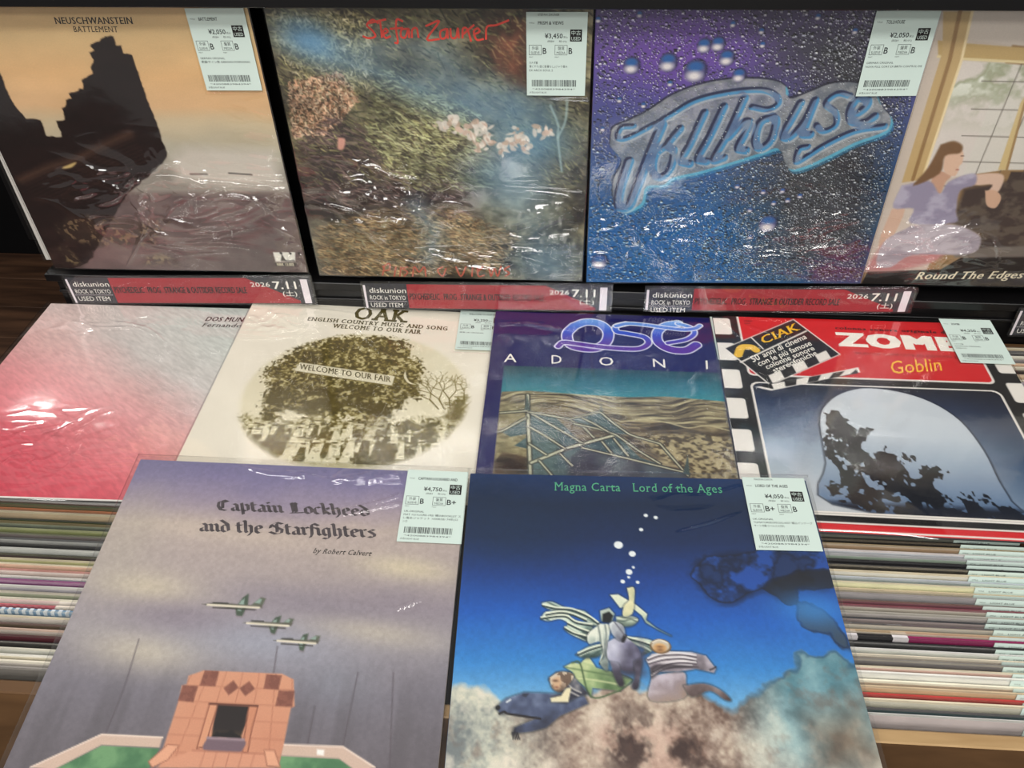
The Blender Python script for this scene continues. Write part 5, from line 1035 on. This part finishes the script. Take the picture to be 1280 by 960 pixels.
record('neu', 'record jacket with orange sky and dark ruin, leftmost printed one of the upright row', paint_neu, (60, 46, 38),
    crumple=[(.55, .72, .35, .18, 1), (.95, .75, .08, .3, .8)], ridges=[([(.50, .66), (.47, .75), (.40, .85), (.30, .98)], .005, .0016), ([(.65, .70), (.75, .68), (.85, .69), (.95, .72)], .006, .0016), ([(.55, .62), (.62, .68), (.72, .66), (.82, .63)], .006, .0016), ([(.6, .9), (.72, .84), (.88, .80)], .005, .0014)],
    stick=(.807, .053, 'BATTLEMENT', '2,050', 'B', 'B', ['GERMAN ORIGINAL', '黒盤/サイン無 GERMAN SYMPHONIC']), wn=260)
record('ste', 'record jacket with misty undergrowth and thin red script, second of the upright row', paint_ste, (70, 64, 52), marg=(.001, .001, .0015, .0015),
    crumple=[(.25, .68, .22, .14, 1), (.85, .82, .15, .16, 1), (.5, .93, .3, .05, .7)], ridges=[([(.08, .70), (.18, .72), (.30, .70), (.38, .72)], .006, .0018), ([(.05, .76), (.16, .77), (.28, .75)], .006, .0018), ([(.42, .70), (.52, .68), (.6, .70)], .005, .0015), ([(.7, .80), (.82, .82), (.95, .80)], .006, .0018), ([(.74, .86), (.85, .87), (.95, .86)], .006, .0018), ([(.58, .86), (.66, .88), (.72, .9)], .004, .0015)],
    stick=(.801, .050, 'PRISM & VIEWS', '3,450', 'B', 'B', ['カナダ盤', '薄くヤケ(音に影響なし)/ジャケ傷み', 'EX ARCH SOUL 2'], 'STEFAN ZAUNER'), wn=260)
record('tol', 'purple and blue record jacket covered in water droplets, third of the upright row', paint_tol, (40, 50, 80), marg=(.001, .001, .0015, .0015),
    crumple=[(.75, .80, .2, .12, 1), (.3, .78, .15, .1, .9), (.08, .8, .08, .1, .7)], ridges=[([(.60, .80), (.68, .77), (.80, .76), (.92, .74)], .006, .0019), ([(.60, .78), (.59, .83), (.61, .88)], .006, .0018), ([(.68, .86), (.8, .85), (.92, .82)], .006, .0018), ([(.24, .75), (.33, .73), (.38, .70)], .005, .0015), ([(.24, .80), (.33, .82), (.42, .81)], .005, .0016), ([(.26, .86), (.34, .89), (.38, .92)], .005, .0016), ([(.1, .78), (.12, .84), (.13, .88)], .005, .0015), ([(.70, .95), (.8, .93), (.88, .9)], .005, .0014)],
    stick=(.812, .055, 'TOLLHOUSE', '2,050', 'B', 'B', ['GERMAN ORIGINAL', 'NOVA FULL COAT EX BIRTH CONTROL DIS']), wn=260)
POSE['rou'] = [.630, .009, .317, 0.012, 1.5708, 0]
record('rou', 'record jacket with a seated woman by a window, rightmost of the upright row', paint_rou, (60, 52, 46),
    crumple=[(.2, .85, .25, .12, 1)], ridges=[([(.02, .88), (.12, .86), (.25, .85), (.36, .80)], .006, .0018), ([(.05, .78), (.15, .80), (.28, .77)], .006, .0018), ([(.24, .8), (.27, .88), (.30, .95)], .005, .0016)], wn=200)
record('dos', 'record jacket fading from white to rose red, leftmost of the flat row', paint_dos, (226, 220, 214), marg=(.006, .002, .003, .003),
    crumple=[(.25, .12, .3, .07, .25), (.36, .80, .26, .14, .38)], ridges=[([(.15, .12), (.25, .16), (.4, .16), (.5, .2)], .005, .0014), ([(.3, .12), (.45, .16), (.55, .24)], .005, .0014)], wn=180)
record('oak', 'cream record jacket with an olive oval crowd photograph, second of the flat row', paint_oak, (214, 202, 176), crumple=[(.1, .15, .2, .12, .3)],
    ridges=[([(.03, .12), (.10, .2)], .004, .0012), ([(.10, .10), (.22, .2)], .004, .0012), ([(.12, .3), (.26, .52)], .004, .0012), ([(.4, .15), (.6, .36), (.66, .44)], .004, .0012), ([(.2, .06), (.45, .1)], .004, .001)],
    stick=(.818, .028, 'WELCOME TO OUR FAIR', '3,250', 'B', 'B', ['帯無 UK ORIGINAL']), wn=150)
record('ose', 'dark blue record jacket with a ribbed wing in dunes, third of the flat row', paint_ose, (26, 22, 84),
    ridges=[([(.02, .09), (.12, .08), (.2, .10), (.3, .12)], .004, .0012), ([(.30, .02), (.36, .0), (.38, .04)], .004, .0014), ([(.38, .12), (.37, .3), (.39, .45)], .004, .001)],
    stick=(.812, .005, 'ADONIA', '3,250', 'B', 'B', ['UK ORIGINAL']), wn=150)
record('zom', 'red and black record jacket with film perforations and clapper board, right of flat row', paint_zom, (34, 34, 36), marg=(.004, .002, .005, .002),
    ridges=[([(.02, .02), (.06, .08), (.09, .13)], .004, .0014), ([(.1, .05), (.2, .1), (.3, .12)], .004, .0012), ([(.03, .0), (.12, .01), (.3, .02)], .004, .0012)],
    stick=(.826, -.012, 'ZOMBI', '4,250', 'B', 'B', ['イタリア盤', 'GATEFOLD ORIGINAL', 'CINEVOX']), wn=150)
record('cap', 'grey lilac record jacket with three jets above a fireplace, front left', paint_cap, (150, 140, 136), marg=(.004, .002, .006, .002), crumple=[(.62, .03, .3, .025, .5)],
    ridges=[([(.30, .03), (.42, .03), (.5, .03), (.60, .05), (.82, .05), (.90, .05)], .004, .0014), ([(.86, .04), (.8, .10), (.7, .14), (.60, .17)], .005, .002), ([(.9, .05), (.84, .11), (.75, .14), (.62, .18)], .005, .002), ([(.5, .035), (.49, .06), (.47, .09)], .004, .0016), ([(.84, .46), (.92, .42)], .004, .0016)],
    stick=(.821, .003, 'CAPTAIN LOCKHEED AND', '4,750', 'B', 'B+', ['UK-ORIGINAL', 'MAT 1U/1U/2RE-1RE/ 補込BOOKLET ス', 'レ傷あジャケット 1000RISE/ 74年(ロ', 'ンロ']), wn=180)
record('mag', 'deep blue record jacket with riders on clouds, front right', paint_mag, (40, 60, 90), marg=(.003, .003, .006, .002),
    crumple=[(.62, .12, .10, .06, .12)], ridges=[([(.52, .04), (.62, .07), (.72, .06), (.84, .02)], .010, .0012), ([(.6, .20), (.70, .17), (.80, .12)], .010, .0012)],
    stick=(.809, .0, 'LORD OF THE AGES', '4,050', 'B+', 'B', ['UK-ORIGINAL', 'TOMATORISE/SPECIAL/6057 補込インナーグ', 'サート付属/ラベルスス汚れ'], 'MAGNA CARTA'), wn=180)
# a plain white sleeve standing behind the leftmost upright jacket
bp = empty('record_jacket'); bp.location = (-.182, .0165, -.0005); bp.rotation_euler = (math.pi/2-.012, math.radians(-1.2), 0)
tag(bp, 'plain white record jacket, a thin strip showing behind the dark ruin jacket', 'record', 'records in printed jackets on display')
box('jacket', -W/2, W/2, 0, W, -.003, 0, mat('white_card', (226, 222, 216), .6, noise=.03), bp, .0006)
box('plastic_sleeve', -W/2-.003, W/2+.003, 0, W+.002, .0004, .0006, M['sleeve'], bp, 0)

# ---------------------------------------------------------------- sale signs on the shelf edge
SD = mat('slate_card', (52, 52, 58), .55, noise=.05); SR = mat('red_card', (158, 40, 48), .55, noise=.05); SW = mat('white_card_edge', (232, 222, 226), .5, noise=.02)
def sign(x0, z0, x1, z1, ht, label):
    L = math.hypot(x1-x0, z1-z0); root = empty('sale_sign'); root.location = (x0, -.0062, z0); root.rotation_euler = (math.pi/2, -math.atan2(z1-z0, x1-x0), 0)
    tag(root, label, 'sign', 'sale signs along the shelf edge'); k = L/.333
    mm = lambda v: v*.001
    box('card', .001, L-.001, -ht, -.001, 0, .0006, SD, root, 0)
    r = Ink(); a = .060*k; y0, y1 = -ht+.0003, -.0012
    r.add([(a, y0), (L*.94, y0), (L*.94, -.9*ht), (L*.74, y1), (a, y1)], [(0, 1, 2, 3, 4)]); rd = r.build('red_wedge', SR, root, .0008)
    wsp = Ink(); wsp.rect(.0005, y0, .0032, -.003); wsp.rect(L-.013, y0, L-.0045, -.003); wsp.rect(.004, -.0262, a-.002, -.0258); wsp.build('white_strip', SW, root, .0009)
    t = Ink(); t.tbox('diskunion', 'sans', .0075, -.0135, .0072, .050*k); t.tbox('ROCK in TOKYO', 'sans', .0070, -.0235, .0060, .049*k); t.tbox('USED ITEM', 'sans', .0068, -.0345, .0064, .044*k)
    t.tbox('2026', 'sans', L*.755, -.0135, .0062, .026*k); t.tbox('7.11', 'sansb', L*.845, -.0165, .0105, .031*k); t.tbox('(土)', 'sans', L*.876, -.0265, .0062, .019*k)
    t.build('white_lettering', M['white'], root, .0011)
    t = Ink(); t.tbox('PSYCHEDELIC . PROG . STRANGE & OUTSIDER RECORD SALE', 'cond', L*.188, -.0228, .0088, L*.545); t.build('black_lettering', M['ink'], root, .0011)
    hd = link('clear_holder', pymesh('clear_holder', *box_geo(-.002, L+.002, -ht-.001, .002, .0018, .0030, .0003)), M['acrylic'], root); hd['label'] = 'clear acrylic sign holder'
    bk = link('holder_back', pymesh('holder_back', *box_geo(-.002, L+.002, -ht-.001, .002, -.0008, -.0001, .0002)), M['acrylic'], root)
    return root
sign(-.309, -.0125, -.003, -.0015, .038, 'leftmost slate and red sale sign, below the dark ruin jacket')
sign(.059, -.0075, .355, -.0003, .036, 'second slate and red sale sign, below the red script jacket')
sign(.396, -.0018, .701, .0075, .032, 'third slate and red sale sign, below the droplet jacket')
sign(.826, -.0150, 1.13, -.006, .038, 'rightmost slate and red sale sign, cut by the right edge of the picture')

# ---------------------------------------------------------------- the wooden bin and its records
def topz(y): return -.0555-.0115*max(0, min(1, (-.31-y)/.18))
bn = empty('record_bin', (.35, -.25, FZ)); tag(bn, 'brown wooden record bin holding rows of upright records under the flat jackets', 'bin')
def bb(name, x0, x1, y0, y1, z0, z1, m): return box(name, x0-.35, x1-.35, y0+.25, y1+.25, z0-FZ, z1-FZ, m, bn, .0012)
BX0, BX1 = -.285, 1.42
def prism(name, x0, x1, prof, m):
    n = len(prof); v = [(x-.35, y+.25, z-FZ) for x in (x0, x1) for y, z in prof]
    f = [tuple(range(n))[::-1], tuple(range(n, 2*n))]+[(i, (i+1) % n, n+(i+1) % n, n+i) for i in range(n)]
    me = pymesh(name, v, f); bm_ = bmesh.new(); bm_.from_mesh(me); bmesh.ops.recalc_face_normals(bm_, faces=bm_.faces[:]); bm_.to_mesh(me); bm_.free()
    return link(name, me, m, bn)
SL = .083                                     # the front slopes outward towards its foot, as the records lean
prism('front_panel', BX0, BX1, [(-.4925, -.0715), (-.5030, -.0715), (-.5040-SL, -.40), (-.4925-SL, -.40)], M['bin'])
prism('plinth', BX0, BX1, [(-.4925-SL, -.4002), (-.5040-SL, -.4002), (-.5040-SL, FZ+.001), (-.4925-SL, FZ+.001)], M['bin'])
bb('front_edge', BX0, .0665, -.5030, -.4918, -.0713, -.0690, M['bin']); bb('front_edge', .0675, BX1, -.5030, -.4918, -.0713, -.0690, M['rim'])
side = lambda z, zb: [(-.4918, z), (-.009, z), (-.009, zb), (-.4920-SL*(-.072-max(zb, -.40))/.328, zb)] if zb > -.41 else [(-.4918, z), (-.009, z), (-.009, zb), (-.4920-SL, zb), (-.4920-SL, -.40)]
prism('side_panel', BX0, BX0+.012, side(-.072, FZ+.001), M['bin']); prism('side_panel', BX1-.015, BX1, side(-.072, FZ+.001), M['bin'])
bb('bin_floor', BX0+.0125, BX1-.0155, -.4915-SL, -.0095, -.40, -.388, M['bin']); bb('back_panel', BX0+.0125, BX1-.0155, -.0085, -.0005, -.40, -.070, M['bin'])
for x in (.0640, .3880, .7290, 1.070): prism('divider', x-.003, x+.003, side(-.074, -.3878), M['bin'])
LEAN = math.radians(13)
def bin_record(x0, y, zt, edge, face, th, cname, where, sticker_=True, stripe=None, wd=W, grp=''):
    root = empty('record_jacket'); H = .300
    # local frame: x right, y up the sleeve, z toward the viewer; top edge at (y, zt)
    a = math.pi/2-LEAN; R_ = Matrix.Rotation(a, 4, 'X'); top = Vector((x0+wd/2, y, zt)); root.matrix_world = Matrix.Translation(top+R_.to_3x3() @ Vector((0, -H, 0))) @ R_
    tag(root, '%s record edge %s' % (cname, where), 'record', grp)
    k = tuple(edge)
    if k not in JM: JM[k] = mat('edge_card_%d_%d_%d' % k, k, .5, .3, noise=.12, scale=30, stretch=(1, 6, 6))
    kf = tuple(face)
    if kf not in JM: JM[kf] = mat('edge_card_%d_%d_%d' % kf, kf, .5, .3, noise=.12, scale=30)
    j = box('jacket', -wd/2, wd/2, 0, H, -th, 0, JM[k], root, .0003); j.data.materials.append(JM[kf]); j.data.polygons[1].material_index = 1
    box('plastic_sleeve', -wd/2-.002, wd/2+.002, 0, H+.0022, .0003, .0005, M['sleeve'], root, 0)
    if stripe:
        for (s0, s1, col) in stripe:
            kk = tuple(col)
            if kk not in JM: JM[kk] = mat('edge_card_%d_%d_%d' % kk, kk, .5, .3, noise=.1)
            box('spine_print', -wd/2+s0*wd, -wd/2+s1*wd, H-.004, H+.0002, -th-.0001, .0001, JM[kk], root, 0)
    if sticker_:
        s = box('price_sticker', wd/2-.058, wd/2, H-.070, H+.0015, .0006, .0008, M['sticker'], root, 0)
        t = Ink(); t.tbox('TITLE', 'sans', wd/2-.055, H-.0028, .0012, .005); t.tbox('LIGHT BLUE', 'sans', wd/2-.046, H-.0030, .0016, .020); t.build('sticker_print', M['grey'], s, .00085)
    return root
rightc = [('pale grey', (206, 206, 202)), ('charcoal', (84, 82, 84)), ('cream', (232, 218, 190)), ('red', (176, 60, 58)), ('sand', (214, 190, 156)), ('ivory', (236, 228, 206)), ('white', (238, 236, 228)), ('buff', (220, 204, 172)), ('mid grey', (132, 128, 124)), ('cream', (230, 218, 196)), ('white', (226, 224, 220)), ('black', (28, 28, 30)), ('magenta', (140, 26, 84)), ('tan', (196, 168, 132)), ('slate', (88, 88, 92)), ('dark grey', (60, 60, 64)), ('stone', (176, 170, 160)), ('maroon', (122, 62, 72)), ('brown', (104, 80, 70)), ('silver grey', (166, 164, 164)), ('pale tan', (206, 188, 158)), ('light cream', (234, 222, 190)), ('blue grey', (184, 190, 198)), ('warm cream', (232, 216, 184)), ('black', (24, 24, 26)), ('near black', (34, 32, 36)), ('silver', (176, 176, 178)), ('pinkish white', (222, 212, 210)), ('khaki', (164, 142, 108)), ('black', (22, 22, 24)), ('grey', (120, 118, 120))]
leftc = [('grey', (148, 142, 136)), ('pale cream', (222, 214, 196)), ('white', (232, 228, 218)), ('off white', (214, 208, 190)), ('black', (26, 24, 26)), ('dark red', (84, 40, 40)), ('pink beige', (206, 178, 160)), ('brown', (84, 62, 58)), ('cream', (226, 212, 184)), ('steel blue', (110, 146, 176)), ('rose', (186, 88, 98)), ('ivory', (228, 220, 200)), ('grey tan', (160, 152, 138)), ('light grey', (190, 188, 182)), ('purple', (136, 56, 116)), ('white', (224, 220, 212)), ('salmon', (192, 136, 124)), ('cream', (218, 206, 176)), ('sand', (200, 188, 160)), ('dark olive', (60, 60, 48)), ('near white', (208, 208, 202)), ('black', (30, 30, 32)), ('smoke', (96, 96, 96)), ('olive grey', (108, 108, 84)), ('sage', (150, 152, 112)), ('bronze', (104, 92, 64)), ('dark green', (50, 56, 48)), ('beige', (188, 176, 148)), ('rust', (152, 92, 58)), ('dark brown', (62, 50, 44)), ('grey white', (190, 188, 186))]
ORD = ['first', 'second', 'third', 'fourth', 'fifth', 'sixth', 'seventh', 'eighth', 'ninth', 'tenth', 'eleventh', 'twelfth', 'thirteenth', 'fourteenth', 'fifteenth', 'sixteenth', 'seventeenth', 'eighteenth', 'nineteenth', 'twentieth', 'twenty-first', 'twenty-second', 'twenty-third', 'twenty-fourth', 'twenty-fifth', 'twenty-sixth', 'twenty-seventh', 'twenty-eighth', 'twenty-ninth', 'thirtieth', 'thirty-first', 'thirty-second', 'thirty-third']
rnd = random.Random(8)
def column(x0, colours, side, st, dz=0):
    n = len(colours)
    for i, (nm, col) in enumerate(colours):
        y = -.4835+i*(.1650/(n-1)); th = .0022+.0016*rnd.random()
        if side == 'right' and nm in ('black', 'red', 'magenta'): th = .0040
        face = tuple(int(c*(.9+.15*rnd.random())) if sum(col) > 300 else int(c*.9+rnd.randint(0, 40)) for c in col); face = tuple(min(245, c) for c in face)
        face, col = (col, col) if nm in ('black', 'near black', 'red', 'magenta', 'steel blue', 'rose') else (tuple(int(.35*c+.65*q) for c, q in zip(face, (226, 222, 212))) if rnd.random() < .35 else face, col)
        stripe = None
        if nm == 'magenta': stripe = [(.42, .47, (226, 220, 222)), (.47, .56, (30, 28, 32)), (.56, .60, (226, 220, 222))]
        if nm == 'cream' and side == 'left' and i == 17: stripe = [(.5, 1, (66, 104, 134))]
        if nm == 'steel blue': stripe = [(.02*q, .02*q+.01, (206, 214, 222)) for q in range(50)]
        if nm == 'rose': stripe = [(.42, .9, (226, 214, 200))]
        bin_record(x0+rnd.uniform(-.003, .003), y, topz(y)+rnd.uniform(-.0025, .0012)+dz, col, face, th, nm, 'in the %s bin section, %s from the wooden front rim' % (side, ORD[i]), st, stripe, grp='record edges in the %s bin section' % side)
column(.400, rightc, 'right', True)
column(-.262, leftc, 'left', False)
mid = [rightc[(k*7+3) % 31] for k in range(0, 31)]
far = [('cream', (232, 222, 196)), ('white', (232, 230, 224)), ('lilac grey', (176, 168, 182)), ('ivory', (234, 226, 204)), ('tan', (202, 176, 146)), ('black', (28, 28, 30)), ('pale cream', (232, 222, 200)), ('peach', (226, 190, 160)), ('grey', (128, 126, 128)), ('ivory white', (236, 230, 214)), ('dark grey', (70, 68, 70)), ('light sand', (218, 204, 176))]
for i, (nm, col) in enumerate(far):
    y = -.105+i*.0072
    bin_record(.742+rnd.uniform(-.002, .002), y, -.058+rnd.uniform(-.002, .001), col, tuple(min(245, int(c*.95)) for c in col), .003, nm, 'below the rightmost sale sign, %s from the front' % ORD[i], i < 3, None, grp='record edges below the rightmost sign')
